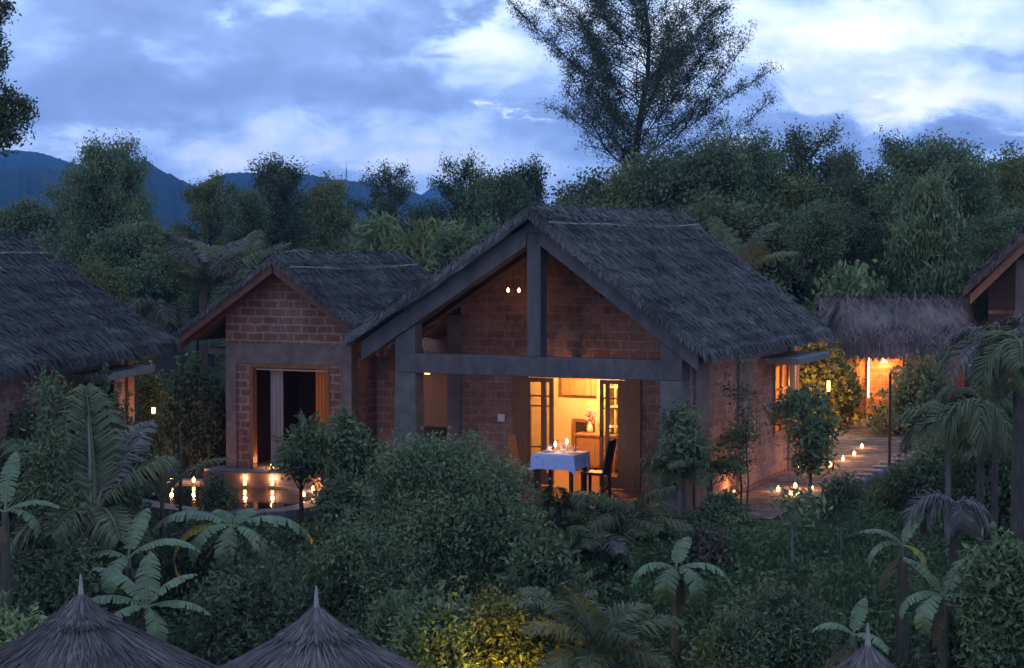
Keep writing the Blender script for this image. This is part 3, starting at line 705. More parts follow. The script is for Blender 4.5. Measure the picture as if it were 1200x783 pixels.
# lamps inside the bungalow
def thing_lamp(name, label, loc, power, kind='pendant', drop=0.4, size=0.06, col=(1.0, 0.50, 0.16), r=0.09, gm=None):
    e = empty(name, loc, -YAW, label, 'lamp')
    if kind == 'pendant':
        MB().tube([(0, 0, 0.1), (0, 0, drop)], 0.008, 6).build('cord', M_METAL, e)
        MB().lathe([(0.02, 0.12), (r * 0.6, 0.10), (r, 0.0), (r * 0.96, -0.01)], k=18).build('lamp_shade', gm or G_LAMP, e, True)
    else:
        MB().box(-0.05, 0.05, 0.06, 0.08, -0.12, 0.14).build('bracket', M_METAL, e)
        MB().lathe([(0.05, -0.10), (0.06, 0.0), (0.05, 0.10)], k=14).build('glass', gm or G_LAMP, e, True)
        MB().lathe([(0.065, 0.101), (0.03, 0.15), (0.005, 0.17)], k=14).build('cap', M_METAL, e)
    lamp('light', (0, -0.02 if kind != 'pendant' else 0, -0.12 if kind == 'pendant' else 0.0), power, col, size, e)
    return e
thing_lamp('ceiling_lamp', 'warm ceiling lamp inside the lit room behind the open door', mw_(-0.5, 4.2, 2.28), 330, drop=0.4)
thing_lamp('ceiling_lamp', 'warm lamp in the rear room, glowing through the side window curtain', mw_(1.95, 6.25, 1.9), 170, drop=0.7)
thing_lamp('wall_lantern', 'small lantern lighting the cane screen beside the left porch column', mw_(-3.45, 2.75, 2.12), 9.0, 'wall', r=0.05)
# twin bulbs high in the porch gable
tb = empty('twin_bulb_lamp', mw_(-1.05, 1.5, 3.72), -YAW, 'two small glowing bulbs hanging high in the left half of the gable', 'lamp')
MB().tube([(0, 0, 0.06), (0, 0, 0.40)], 0.006, 6).build('cord', M_METAL, tb)
MB().beam((-0.13, 0, 0.06), (0.13, 0, 0.06), 0.02, 0.02).build('bar', M_METAL, tb)
for s in (-1, 1):
    MB().lathe([(0.008, 0.05), (0.022, 0.02), (0.026, 0.0), (0.012, -0.026)], 0.11 * s, 0, 0.0, 10).build('bulb', G_BULB, tb, True)
lamp('light', (0, -0.1, -0.06), 2.5, (1.0, 0.45, 0.16), 0.05, tb)
ul = empty('wall_lantern', mw_(0.42, WV - 0.09, 3.72), -YAW, 'unlit dark lantern on the gable wall right of the king post', 'lamp')
MB().box(-0.04, 0.04, 0.04, 0.085, -0.14, 0.14).build('bracket', M_METAL, ul)
MB().lathe([(0.04, -0.1), (0.055, 0.02), (0.05, 0.08), (0.015, 0.13)], k=10).build('lantern_body', M_METAL, ul)

# inside furniture glimpsed through the door
BL0, BL1 = -1.54, -0.78
bl = MB()
for i in range(24):
    u = BL0 + (BL1 - BL0) * i / 24; bl.box(u, u + 0.028, 5.10, 5.115, 1.50, 1.92)
bl.build('blind', M_BLIND, main)
sd = empty('sideboard', mw_(-0.62, 4.85, 0), -YAW, 'dark wooden sideboard against the lit back wall of the room', 'sideboard')
MB().box(-0.42, 0.42, -0.2, 0.2, 0.08, 0.72).build('cabinet', M_HONEY, sd, bevel=0.01)
MB().box(-0.45, 0.45, -0.22, 0.22, 0.722, 0.76).build('top', M_HONEY, sd)
for s in (-0.2, 0.2): MB().box(s - 0.18, s + 0.18, -0.215, -0.202, 0.14, 0.66).build('door', M_HONEY, sd)
for a in (-0.38, 0.38):
    for b in (-0.16, 0.16): MB().box(a - 0.025, a + 0.025, b - 0.025, b + 0.025, 0, 0.079).build('leg', M_HONEY, sd)
mrr = empty('wall_mirror', mw_(-1.08, 5.19, 0.66), -YAW, 'dark framed mirror on the amber back wall seen through the doorway', 'mirror')
fm = MB()
for (a, b, c, d) in ((-0.24, -0.17, -0.35, 0.35), (0.17, 0.24, -0.35, 0.35), (-0.168, 0.168, 0.28, 0.35), (-0.168, 0.168, -0.35, -0.28)): fm.box(a, b, -0.04, 0.0, c, d)
fm.build('frame', M_WOOD, mrr); MB().box(-0.168, 0.168, -0.02, -0.01, -0.28, 0.28).build('mirror_glass', M_RATTAN_DK, mrr)
vs_ = empty('flower_vase', mw_(-0.80, 4.8, 0.762), -YAW, 'vase of pink flowers on the sideboard beside the right door leaf', 'vase')
MB().lathe([(0.045, 0), (0.07, 0.07), (0.055, 0.16), (0.03, 0.2), (0.04, 0.23)], k=14).build('vase', M_CERAMIC, vs_, True)
rs = np.random.RandomState(3); C = rs.randn(220, 3) * [0.06, 0.06, 0.07] + [0, 0, 0.36]
MB().quads(kites(C, 0.05, 0.035, rs)).build('flowers', M_PINK, vs_)
# tall shelf seen through the right leaf
sh = empty('bookshelf', mw_(-0.02, 4.9, 0), -YAW, 'open shelf unit behind the glazed right door leaf', 'shelf')
MB().box(-0.38, -0.35, -0.15, 0.15, 0, 1.75).build('side_panel', M_WALL_IN, sh); MB().box(0.35, 0.38, -0.15, 0.15, 0, 1.75).build('side_panel', M_WALL_IN, sh)
for z in (0.1, 0.5, 0.9, 1.3, 1.7): MB().box(-0.348, 0.348, -0.15, 0.15, z, z + 0.03).build('shelf', M_WALL_IN, sh)

# ------------------------------------------------------------------ dining table set on the porch
TU, TV = 0.03, 1.18
tbl = empty('dining_table', mw_(TU, TV, 0.001), -YAW, 'square dining table on the porch, laid for dinner', 'table')
MB().box(-0.40, 0.40, -0.40, 0.40, 0.745, 0.78).build('tabletop', M_WOOD, tbl, bevel=0.005)
for a in (-0.34, 0.34):
    for b in (-0.34, 0.34): MB().box(a - 0.03, a + 0.03, b - 0.03, b + 0.03, 0, 0.744).build('leg', M_WOOD_DK, tbl)
cl = MB(); V = []; F = []; N = 48
per = []
for i in range(N * 4):
    s = i // N; t = (i % N) / N * 2 - 1
    per.append([(t, -1), (1, t), (-t, 1), (-1, -t)][s])
rings = [(0.0, 0.787), (0.39, 0.787), (0.408, 0.780), (0.42, 0.70), (0.43, 0.61), (0.438, 0.52)]
for k, (r, z) in enumerate(rings):
    for i, (a, b) in enumerate(per):
        corner = (abs(a) * abs(b)) ** 8
        wv = (0.012 * math.sin(i * 0.9) + 0.01 * math.sin(i * 0.37 + 1)) * max(0, k - 2) / 3
        q = r + wv
        V.append((a * q, b * q, z - (0.10 * corner * max(0, k - 2) / 3)))
n4 = len(per)
for k in range(len(rings) - 1):
    for i in range(n4): F.append((k * n4 + i, k * n4 + (i + 1) % n4, (k + 1) * n4 + (i + 1) % n4, (k + 1) * n4 + i))
cloth = cl.add(V, F).build('tablecloth', M_CLOTH_SKY, None, True); cloth.location = mw_(TU, TV, 0.001); cloth.rotation_euler = (0, 0, -YAW)
tag(cloth, 'white tablecloth with blue sky light in its colour, draped over the porch dining table', 'tablecloth')
def on_table(u, v): return mw_(TU + u, TV + v, 0.789)
def table_candle(u, v, label, h=0.13):
    e = empty('table_candle', on_table(u, v), 0, label, 'candle', 'candles on the dining table')
    MB().lathe([(0.035, 0.0), (0.04, 0.01), (0.03, 0.02), (0.022, 0.022)], k=14).build('holder', M_CERAMIC, e, True)
    MB().lathe([(0.016, 0.023), (0.016, h), (0.01, h + 0.004)], k=12).build('wax', M_CERAMIC, e, True)
    MB().lathe([(0.006, h + 0.006), (0.022, h + 0.03), (0.018, h + 0.055), (0.004, h + 0.10)], k=10).build('flame', G_FLAME, e, True)
    lamp('light', (0, 0, h + 0.13), 1.6, (1.0, 0.60, 0.28), 0.03, e)
table_candle(-0.10, -0.02, 'left of the two lit candles on the dining table', 0.10)
table_candle(0.10, 0.05, 'right and taller of the two lit candles on the dining table', 0.15)
def plate(u, v, label):
    o = MB().lathe([(0.05, 0.0), (0.08, 0.004), (0.125, 0.018), (0.12, 0.020), (0.075, 0.009), (0.01, 0.007)], k=24).build('plate', M_CERAMIC, None, True); o.location = on_table(u, v)
    tag(o, label, 'plate', 'plates on the dining table')
plate(-0.24, 0.0, 'white plate on the left side of the dining table'); plate(0.26, 0.0, 'white plate on the right side of the dining table')
def napkin(u, v, mat, label):
    rs = np.random.RandomState(int(100 + u * 50)); m = MB()
    for k in range(5):
        a = R(-60 + 30 * k); m.add([(0, 0, 0), (0.03 * math.cos(a), -0.02, 0.0), (0.085 * math.sin(a) + 0.01, 0.02 * math.cos(3 * a), 0.14 * math.cos(a) * 0.8 + 0.03), (0.06 * math.sin(a), 0.035, 0.07)], [(0, 1, 2, 3)])
    m.lathe([(0.045, 0), (0.05, 0.02), (0.03, 0.05), (0.015, 0.07)], k=9)
    o = m.build('napkin', mat); o.location = Vector(on_table(u, v)) + Vector((0, 0, 0.022)); tag(o, label, 'napkin')
napkin(-0.24, 0.0, M_CLOTH, 'white folded napkin standing on the left plate'); napkin(0.26, 0.0, M_PINK, 'pale pink folded napkin standing on the right plate')
def wineglass(u, v, label):
    o = MB().lathe([(0.032, 0.0), (0.03, 0.004), (0.005, 0.01), (0.005, 0.09), (0.03, 0.12), (0.036, 0.16), (0.03, 0.20), (0.028, 0.20), (0.033, 0.16), (0.001, 0.115)], k=16).build('wine_glass', M_GLASS, None, True); o.location = on_table(u, v)
    tag(o, label, 'glass')
wineglass(-0.17, 0.22, 'wine glass near the left plate'); wineglass(0.15, -0.22, 'wine glass near the right plate')
o = MB().lathe([(0.05, 0), (0.07, 0.03), (0.04, 0.07)], k=12).build('flower_bowl', M_CERAMIC); o.location = on_table(0.0, 0.14); tag(o, 'small flower bowl between the two table candles', 'bowl')
rs = np.random.RandomState(8); MB().quads(kites(rs.randn(160, 3) * [0.04, 0.04, 0.03] + [0, 0, 0.09], 0.045, 0.025, rs)).build('flowers', M_PINK, o)
def chair(u, v, az, mat, label):
    e = empty('dining_chair', mw_(u, v, 0.001), -YAW + R(az), label, 'chair', 'chairs at the dining table')
    MB().box(-0.22, 0.22, -0.22, 0.22, 0.42, 0.47).build('seat', mat, e, bevel=0.01)
    MB().prism_yz([(-0.22, 0.475), (-0.185, 0.475), (-0.30, 1.06), (-0.335, 1.06)], -0.20, 0.20).build('backrest', mat, e, bevel=0.012)
    for a in (-0.19, 0.19):
        for b in (-0.19, 0.19): MB().box(a - 0.022, a + 0.022, b - 0.022, b + 0.022, 0, 0.419).build('leg', mat, e)
    MB().box(-0.166, 0.166, -0.2, -0.18, 0.15, 0.18).build('stretcher', mat, e)
chair(-0.66, 1.18, -90, M_RATTAN, 'pale rattan dining chair left of the porch table')
chair(0.72, 1.18, 90, M_RATTAN_DK, 'dark high-backed dining chair right of the porch table')
thing_lamp('wall_lantern', 'lantern on the gable wall over the doorway, half hidden by the tie beam', mw_(-0.1, 2.2, 2.26), 30, 'wall', r=0.05)

# ================================================================== SMALL HUT
O2 = atz(336, 550, 0)
sm_h = empty('small_thatched_hut', O2, -YAW, 'smaller brick hut with red-edged gable and curtained opening', 'hut')
thatch_roof(sm_h, -2.42, 2.72, 4.33, 2.35, 2.72, -0.5, 5.2, seed=12, thick=0.13)
def zr2(u, off=0.18): return 4.33 - abs(u) * ((4.33 - 2.72) / (2.42 if u < 0 else 2.35)) - off - 0.03
MB().box(-1.75, 1.7, -0.35, 5.0, -0.5, -0.03).build('plinth', M_STONE, sm_h, bevel=0.02)
MB().box(-1.42, -1.17, -0.03, 0.22, -0.028, 2.55).build('pilaster', M_PLASTER, sm_h, bevel=0.008)
MB().box(1.27, 1.52, -0.03, 0.22, -0.028, 2.55).build('pilaster', M_PLASTER, sm_h, bevel=0.008)
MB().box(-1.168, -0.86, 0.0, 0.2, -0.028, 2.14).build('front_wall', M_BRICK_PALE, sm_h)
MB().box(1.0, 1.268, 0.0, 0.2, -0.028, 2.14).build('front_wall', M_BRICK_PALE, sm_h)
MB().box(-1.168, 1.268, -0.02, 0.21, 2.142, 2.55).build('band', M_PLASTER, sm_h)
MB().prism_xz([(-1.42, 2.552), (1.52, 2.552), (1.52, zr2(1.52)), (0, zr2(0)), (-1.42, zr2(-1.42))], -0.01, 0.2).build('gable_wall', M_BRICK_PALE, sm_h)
for x in (-1.42, 1.32): MB().box(x, x + 0.2, 0.223, 4.8, -0.028, 2.7).build('side_wall', M_BRICK, sm_h)
MB().prism_xz([(-1.42, -0.028), (1.52, -0.028), (1.52, zr2(1.52)), (0, zr2(0)), (-1.42, zr2(-1.42))], 4.803, 4.95).build('rear_wall', M_BRICK, sm_h)
MB().box(-1.21, 1.31, 2.6, 2.68, -0.02, 2.5).build('inner_wall', M_RATTAN_DK, sm_h)  # near-black linings: the shade of the hut interior is put into their colour
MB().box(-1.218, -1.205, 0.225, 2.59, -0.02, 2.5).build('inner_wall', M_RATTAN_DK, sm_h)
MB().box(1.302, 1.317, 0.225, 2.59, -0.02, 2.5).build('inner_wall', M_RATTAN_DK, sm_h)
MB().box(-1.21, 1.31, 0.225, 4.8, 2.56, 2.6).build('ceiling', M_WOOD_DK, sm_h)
fr = MB(); fr.box(-0.858, -0.78, -0.015, 0.14, -0.028, 2.139); fr.box(0.93, 0.998, -0.015, 0.14, -0.028, 2.139); fr.box(-0.778, 0.928, -0.015, 0.14, 2.06, 2.139)
fr.build('door_frame', M_WOOD, sm_h)
for s, (ua, ub) in ((-1, (-2.45, -0.02)), (1, (0.02, 2.38))):
    MB().prism_xz([(ua, zr2(ua, 0.10)), (ub, zr2(ub, 0.10)), (ub, zr2(ub, 0.29)), (ua, zr2(ua, 0.29))], -0.52, -0.48).build('fascia', M_FASCIA, sm_h)
    MB().prism_xz([(ua * 0.98, zr2(ua, 0.10)), (ub, zr2(ub, 0.10)), (ub, zr2(ub, 0.115)), (ua * 0.98, zr2(ua, 0.115))], -0.476, 5.1).build('lining', M_UNDER, sm_h)
    MB().prism_xz([(ua * 0.97, zr2(ua, 0.12)), (ub, zr2(ub, 0.12)), (ub, zr2(ub, 0.28)), (ua * 0.97, zr2(ua, 0.28))], -0.25, -0.17).build('rafter', M_FASCIA, sm_h)
def curtain(root, u0, u1, y, z0, z1, mat, waves=5, amp=0.03):
    V = []; F = []; n = waves * 8
    for i in range(n + 1):
        t = i / n; u = u0 + (u1 - u0) * t; q = y + amp * math.sin(t * waves * 6.283)
        V += [(u + 0.02 * math.sin(5 * t), q * 1.0, z0), (u, q, (z0 + z1) / 2), (u, y + (q - y) * 0.7, z1)]
    for i in range(n):
        for k in (0, 1): F.append((3 * i + k, 3 * i + 3 + k, 3 * i + 4 + k, 3 * i + 1 + k))
    return MB().add(V, F).build('curtain', mat, root, True)
curtain(sm_h, -0.50, -0.20, 0.22, 0.0, 2.05, M_CURT, 3); curtain(sm_h, 0.56, 0.91, 0.22, 0.0, 2.05, M_CURT_OR, 5)
MB().box(-0.775, 0.925, 0.12, 0.138, 2.0, 2.03).build('curtain_rail', M_WHITE, sm_h)
MB().box(-2.1, -1.43, 0.4, 2.4, 2.28, 2.40).build('canopy', M_STONE, sm_h)
def small_frame(u, v, z=0): return O2 + UX * u + VX * v + Vector((0, 0, z))
arm = empty('armchair', small_frame(0.3, 1.7, -0.02), R(-160), 'wooden armchair dimly seen inside the small hut', 'armchair')
MB().box(-0.28, 0.28, -0.25, 0.25, 0.32, 0.42).build('seat', M_RATTAN, arm, bevel=0.01)
MB().prism_yz([(0.2, 0.425), (0.25, 0.425), (0.36, 0.95), (0.31, 0.95)], -0.27, 0.27).build('backrest', M_RATTAN, arm)
for a in (-0.25, 0.25):
    MB().box(a - 0.03, a + 0.03, -0.25, 0.19, 0.6, 0.63).build('armrest', M_RATTAN, arm)
    for b in (-0.22, 0.17): MB().box(a - 0.02, a + 0.02, b - 0.02, b + 0.02, 0, 0.319).build('leg', M_RATTAN, arm)
thing_lamp('floor_lamp', 'small warm lamp glowing low inside the small hut behind the orange curtain', small_frame(0.95, 1.0, 1.55), 6, drop=0.9, r=0.05)

# ------------------------------------------------------------------ raised deck, coping and pool
deck = [small_frame(-1.76, 0.2), atz(238, 553, -0.045), atz(262, 554, -0.045), atz(300, 554.5, -0.045), atz(350, 555, -0.045), atz(385, 562, -0.045), atz(430, 566, -0.045), mw_(-3.32, 0.2), mw_(-3.32, 2.2), small_frame(1.72, 0.2)]
d = MB().prism_xy([(p.x, p.y) for p in deck], -0.5, -0.045).build('terrace', M_PAVE); tag(d, kind='structure')
pool_pts = [(158, 584), (168, 577), (186, 572), (206, 567), (232, 567), (258, 570), (290, 571), (322, 572), (352, 577), (372, 586), (330, 598), (280, 600), (230, 598), (190, 592)]
PW = [atz(a, b, -0.34) for a, b in pool_pts]
tag(MB().prism_xy([(p.x, p.y) for p in PW], -0.6, -0.34).build('pool_water', M_WATER), kind='structure')
cen = sum(PW, Vector()) / len(PW)
def ring(pts, w, z0, z1):
    n = len(pts); V = []; F = []
    # smooth resample
    P = []
    for i in range(n):
        a, b, c, d_ = pts[(i - 1) % n], pts[i], pts[(i + 1) % n], pts[(i + 2) % n]
        for k in range(5):
            t = k / 5; P.append(0.5 * ((2 * b) + (c - a) * t + (2 * a - 5 * b + 4 * c - d_) * t * t + (3 * b - a - 3 * c + d_) * t ** 3))
    m = len(P)
    for i in range(m):
        t = (P[(i + 1) % m] - P[i - 1]); nrm = Vector((t.y, -t.x, 0)).normalized()
        if nrm.dot(P[i] - cen) < 0: nrm = -nrm
        q = P[i] + nrm * w; pi_ = P[i] - nrm * 0.03
        V += [(pi_.x, pi_.y, z0), (pi_.x, pi_.y, z1), (q.x, q.y, z1), (q.x, q.y, z0)]
    for i in range(m):
        a, b = 4 * i, 4 * ((i + 1) % m)
        for k in range(4): F.append((a + k, b + k, b + (k + 1) % 4, a + (k + 1) % 4))
    return MB().add(V, F)
tag(ring(PW, 0.42, -0.6, -0.29).build('pool_coping', M_STONE, None, bevel=0.01), kind='structure')

# ------------------------------------------------------------------ path along the right side
pth = [mw_(2.98, -0.1), mw_(4.35, -0.1), mw_(4.35, 4), mw_(4.35, 9), mw_(4.2, 14), mw_(4.6, 22), mw_(1.2, 22), mw_(1.5, 12), mw_(2.2, 8), mw_(2.98, 7.9)]
tag(MB().prism_xy([(p.x, p.y) for p in pth], -0.5, -0.01).build('path', M_PAVE), kind='structure')
rs = random.Random(5)
for i in range(12):
    v = 3.2 + i * 0.72; c = mw_(4.52, v)
    m = MB().prism_xy([(0.20 * math.cos(a + 0.3 * rs.random()) * (0.8 + 0.35 * rs.random()), 0.15 * math.sin(a) * (0.8 + 0.35 * rs.random())) for a in [k * math.pi / 4 for k in range(8)]], -0.25, 0.06)
    o = m.build('edging_stone', M_STONE, None, bevel=0.03); o.location = (c.x, c.y, 0); o.rotation_euler = (0, 0, -YAW + rs.random())
    tag(o, ['nearest', 'second', 'third', 'fourth', 'fifth', 'sixth', 'seventh', 'eighth', 'ninth', 'tenth', 'eleventh', 'farthest'][i] + ' stone of the row edging the candlelit path, counted from the near end', 'stone', 'edging stones along the path')

# ------------------------------------------------------------------ candles in glass cups
candle_src = None
def candle(loc, label, group, h=0.085, power=7.0):
    global candle_src
    if candle_src is None:
        e = empty('candle_glass', loc, 0, label, 'candle', group)
        MB().lathe([(0.034, 0.0), (0.038, 0.004), (0.043, h), (0.040, h), (0.034, 0.01)], k=14).build('glass_cup', G_CANDLE, e, True)
        MB().lathe([(0.032, 0.012), (0.032, 0.05), (0.004, 0.052)], k=12).build('wax', M_CERAMIC, e, True)
        MB().lathe([(0.004, 0.055), (0.015, 0.07), (0.011, 0.095), (0.003, 0.13)], k=8).build('flame', G_FLAME, e, True)
        lamp('light', (0, 0, 0.19), power, (1.0, 0.42, 0.17), 0.03, e)
        candle_src = e; e.scale = (0.8, 0.8, 0.8)
    else:
        e = copy_tree(candle_src); e.location = loc; e['label'] = label; e['group'] = group
    return e
PG = 'candles in glass cups round the pool'
for (px, py, lab) in ((181, 569.5, 'leftmost candle glass on the pool coping'), (201, 565, 'second candle glass from the left on the pool coping'),
                      (227, 565, 'third candle glass from the left on the pool coping'), (287, 568.5, 'candle glass on the coping straight below the hut door frame'),
                      (319, 569, 'candle glass on the coping before the orange curtain'), (356, 582, 'lower left candle of the three at the right end of the pool'),
                      (381, 585, 'lowest candle of the three at the right end of the pool'), (367, 575, 'uppermost candle of the three at the right end of the pool')):
    p = atz(px, py, -0.288); candle((p.x, p.y, -0.288), lab, PG)
p = small_frame(-0.55, 0.35, -0.027); candle(p, 'single candle glass standing in the small hut doorway', 'candles in doorways')
PP = 'candles in glass cups along the path'
for (px, py, lab) in ((860, 580, 'lone candle glass at the front corner of the plinth'), (912, 576, 'candle glass left of the cluster by the path'),
                      (932, 572, 'upper candle in the cluster by the young tree'), (935, 582, 'lower right candle in the cluster by the young tree'), (927, 580, 'lower left candle in the cluster by the young tree'),
                      (950, 554, 'raised candle glass beside the young tree trunk'), (951, 574, 'candle glass at the foot of the young tree'),
                      (973, 547, 'first candle of the straight row beyond the young tree'), (988, 540, 'second candle of the straight row up the path'),
                      (1001, 534, 'third candle of the straight row up the path'), (1010, 525, 'farthest candle glass up the path'), (905, 522, 'candle glass on the window ledge side of the wall')):
    p = atz(px, py, -0.008); candle((p.x, p.y, -0.008), lab, PP)

# ================================================================== GATE PAVILION (right, beyond the path)
GY = 50.0
GO = at(1000, 500, GY); GO.z = -0.05
gate = empty('gate_pavilion', GO, R(-6), 'low gate pavilion with shaggy thatch over lit brick pillars', 'pavilion')
def gx_(px): return (px - 1000) / 2200 * GY
def gzz(py): return CZ + (282 - py) / 2200 * GY + 0.05
rs = np.random.RandomState(21)
# shaggy hipped thatch: ridge along local x
xr0, xr1, xe0, xe1 = gx_(980), gx_(1122), gx_(948), gx_(1136)
zr_, ze_ = gzz(352), gzz(400)
mb = MB(); V = []; F = []
NX, NS = 40, 10
for side in (-1, 1):
    base = len(V)
    for j in range(NS + 1):
        t = j / NS
        for i in range(NX + 1):
            s = i / NX; x = (xr0 + (xr1 - xr0) * s) * (1 - t) + (xe0 + (xe1 - xe0) * s) * t
            V.append((x, side * 1.5 * t ** 0.9 + rs.randn() * 0.01, zr_ + (ze_ - zr_) * t ** 1.25 + rs.randn() * 0.02))
    for j in range(NS):
        for i in range(NX): a = base + j * (NX + 1) + i; F.append((a, a + 1, a + NX + 2, a + NX + 1))
h0 = NX + 1; off = (NS + 1) * (NX + 1)
for j in range(NS):
    for e in (0, NX):
        a = j * h0 + e; F.append((a, a + h0, off + a + h0, off + a))
mb.add(V, F)
for side in (-1, 1):
    ev = np.array([0, side * 1.5, ze_ - zr_]); Ls = np.linalg.norm(ev); ev /= Ls; nrm = np.array([0, -side * ev[2], abs(ev[1])]); nrm[1] = side * abs(ev[2])
    straw_on(mb, rs, 4200, (xe0 + 0.25, 0, zr_), (1, 0, 0), ev, xe1 - xe0 - 0.4, Ls, 0.5, 0.035, nrm, 0.10, 0.35)
    straw_on(mb, rs, 1500, (xe0, side * 1.5, ze_ - 0.02), (1, 0, 0), np.array([0, side * 0.15, -1.0]), xe1 - xe0, 0.25, 0.45, 0.035, (0, side, 0.1), 0.08, 0.25)
for e, x, s in ((0, xe0, -1), (1, xe1, 1)):
    straw_on(mb, rs, 900, ((xr0, xr1)[e], -1.4, zr_ - 0.1), (0, 1, 0), np.array([s * 0.45, 0, -0.85]), 2.8, 1.1, 0.5, 0.035, (s * 0.8, 0, 0.5), 0.08, 0.3)
mb.build('thatch', M_THATCH_BR, gate)
MB().box(gx_(987), gx_(1013), -0.35, 0.3, 0, gzz(404)).build('brick_pillar', M_BRICK_GATE, gate)
MB().box(gx_(1060), gx_(1090), -0.35, 0.3, 0, gzz(404)).build('brick_pillar', M_BRICK_GATE, gate)
MB().box(gx_(1020), gx_(1059), 0.6, 0.8, 0.0, gzz(410)).build('brick_wall', M_BRICK_GATE, gate)
MB().box(gx_(1095), gx_(1128), 0.0, 0.2, 0.0, gzz(402)).build('brick_wall', M_BRICK_GATE, gate)
MB().box(gx_(1013), gx_(1052), 0.3, 0.58, 0.0, 0.45).build('low_wall', M_BRICK_GATE, gate)
def gpos(x, y, z): return gate.matrix_basis @ Vector((x, y, z))
gate_m = Matrix.Translation(GO) @ Matrix.Rotation(R(-6), 4, 'Z')
def tube_lamp(loc, h, power, label, rz=0):
    e = empty('strip_lamp', loc, rz, label, 'lamp')
    MB().lathe([(0.022, 0.0), (0.022, h)], k=12).build('tube', G_LAMP, e, True)
    MB().lathe([(0.045, h), (0.045, h + 0.05), (0.01, h + 0.06)], k=12).build('cap', M_METAL, e)
    MB().box(-0.03, 0.03, 0.036, 0.06, -0.03, h + 0.05).build('bracket', M_METAL, e)
    lamp('light', (0.12, -0.12, h * 0.6), power, (1.0, 0.42, 0.10), 0.08, e)
    return e
tube_lamp(gate_m @ Vector((gx_(1014) + 0.03, -0.42, 0.55)), 1.15, 110, 'tall glowing lamp on the right edge of the brick gate pillar')
tube_lamp(gate_m @ Vector((gx_(1128), -0.9, 1.45)), 0.30, 12, 'small glowing lamp under the right end of the gate thatch')
thing_lamp('hanging_lamp', 'warm lamp hanging under the middle of the gate thatch', gate_m @ Vector((gx_(1035), 0.1, 1.45)), 80, drop=0.6, r=0.08)
# lantern by the rear corner of the bungalow, lighting the shrubs behind
lp = mw_(3.15, 8.6, 0.0)
e = empty('lantern_post', lp, -YAW, 'bright lantern on a short post behind the side window', 'lantern')
MB().tube([(0, 0, -0.05), (0, 0, 1.45)], 0.03, 8).build('post', M_METAL, e)
MB().lathe([(0.03, 1.46), (0.036, 1.56), (0.03, 1.68)], k=12).build('glass', G_LAMP, e, True)
MB().lathe([(0.045, 1.682), (0.02, 1.72), (0.005, 1.74)], k=12).build('cap', M_METAL, e)
lamp('light', (0.0, 0.16, 1.60), 90, (1.0, 0.50, 0.12), 0.06, e)

e = empty('ground_uplight', mw_(1.25, 14.1, -0.25), -YAW, 'added hidden lamp brightening the golden shrub behind the bungalow', 'uplight')  # added lamp with no visible source, brightens the golden shrub
MB().lathe([(0.06, 0.0), (0.07, 0.10), (0.06, 0.11)], k=12).build('housing', M_METAL, e); MB().lathe([(0.055, 0.112), (0.05, 0.118)], k=12).build('lens', G_LAMP, e)
lamp('light', (0.0, -0.5, 1.1), 170, (1.0, 0.52, 0.11), 0.1, e)

# ================================================================== LEFT HUT
E1, E2 = atz(205, 398, 2.8), atz(0, 429, 2.8)
dL = (E1 - E2); dL.z = 0; dL.normalize()
lyaw = math.atan2(dL.x, dL.y)
lu = Vector((math.cos(lyaw), -math.sin(lyaw), 0)); lv = Vector((math.sin(lyaw), math.cos(lyaw), 0))
HW = 2.9
LO = E1 - lu * HW - lv * 8.0; LO.z = 0
lh = empty('thatched_bungalow', LO, -lyaw, 'bungalow with broad dark thatch roof at the left edge', 'bungalow')
thatch_roof(lh, -HW, 2.8, 4.66, HW, 2.8, -1.0, 8.0, seed=14, thick=0.18)
MB().box(-2.4, 2.4, 0, 7.6, -0.6, 0.0).build('plinth', M_STONE, lh)
for (a, b) in ((0, 5.1), (6.4, 7.0)): MB().box(2.1, 2.3, a, b, 0.0, 2.75).build('side_wall', M_BRICK, lh)
MB().box(2.1, 2.3, 5.103, 6.397, 0.0, 0.9).build('side_wall', M_BRICK, lh); MB().box(2.1, 2.3, 5.103, 6.397, 2.2, 2.75).build('side_wall', M_BRICK, lh)
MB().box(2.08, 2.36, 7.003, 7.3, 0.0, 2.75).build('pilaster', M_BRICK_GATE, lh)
MB().box(-2.3, 2.098, 7.05, 7.25, 0.0, 2.75).build('rear_wall', M_BRICK, lh); MB().box(-2.3, 2.098, 0.0, 0.2, 0.0, 2.75).build('front_wall', M_BRICK, lh)
MB().box(-2.3, -2.1, 0.2, 7.05, 0.0, 2.75).build('side_wall', M_BRICK, lh)
MB().prism_xz([(-2.7, 2.72), (2.7, 2.72), (0, 4.4)], -0.5, -0.35).build('gable_wall', M_BRICK, lh)
MB().prism_xz([(-2.7, 2.72), (2.7, 2.72), (0, 4.4)], 7.3, 7.45).build('gable_wall', M_BRICK, lh)
wn_ = MB()
for (a, b, c, d) in ((5.105, 5.17, 0.9, 2.2), (6.33, 6.395, 0.9, 2.2), (5.172, 6.328, 0.903, 0.96), (5.172, 6.328, 2.14, 2.197), (5.72, 5.77, 0.962, 2.138)): wn_.box(2.15, 2.34, a, b, c, d)
w2 = wn_.build('window', M_WOOD_DK, lh); MB().box(2.2, 2.208, 5.17, 6.33, 0.96, 2.14).build('pane', M_GLASS, w2)
MB().box(2.31, 2.95, 4.4, 6.8, 2.28, 2.40).build('canopy', M_STONE, lh)
lm = Matrix.Translation(LO) @ Matrix.Rotation(-lyaw, 4, 'Z')
thing_lamp('wall_lantern', 'lantern lighting the corner pilaster of the left hut orange', lm @ Vector((2.8, 7.1, 1.55)), 18, 'wall', r=0.05).scale = (0.55, 0.55, 0.55)

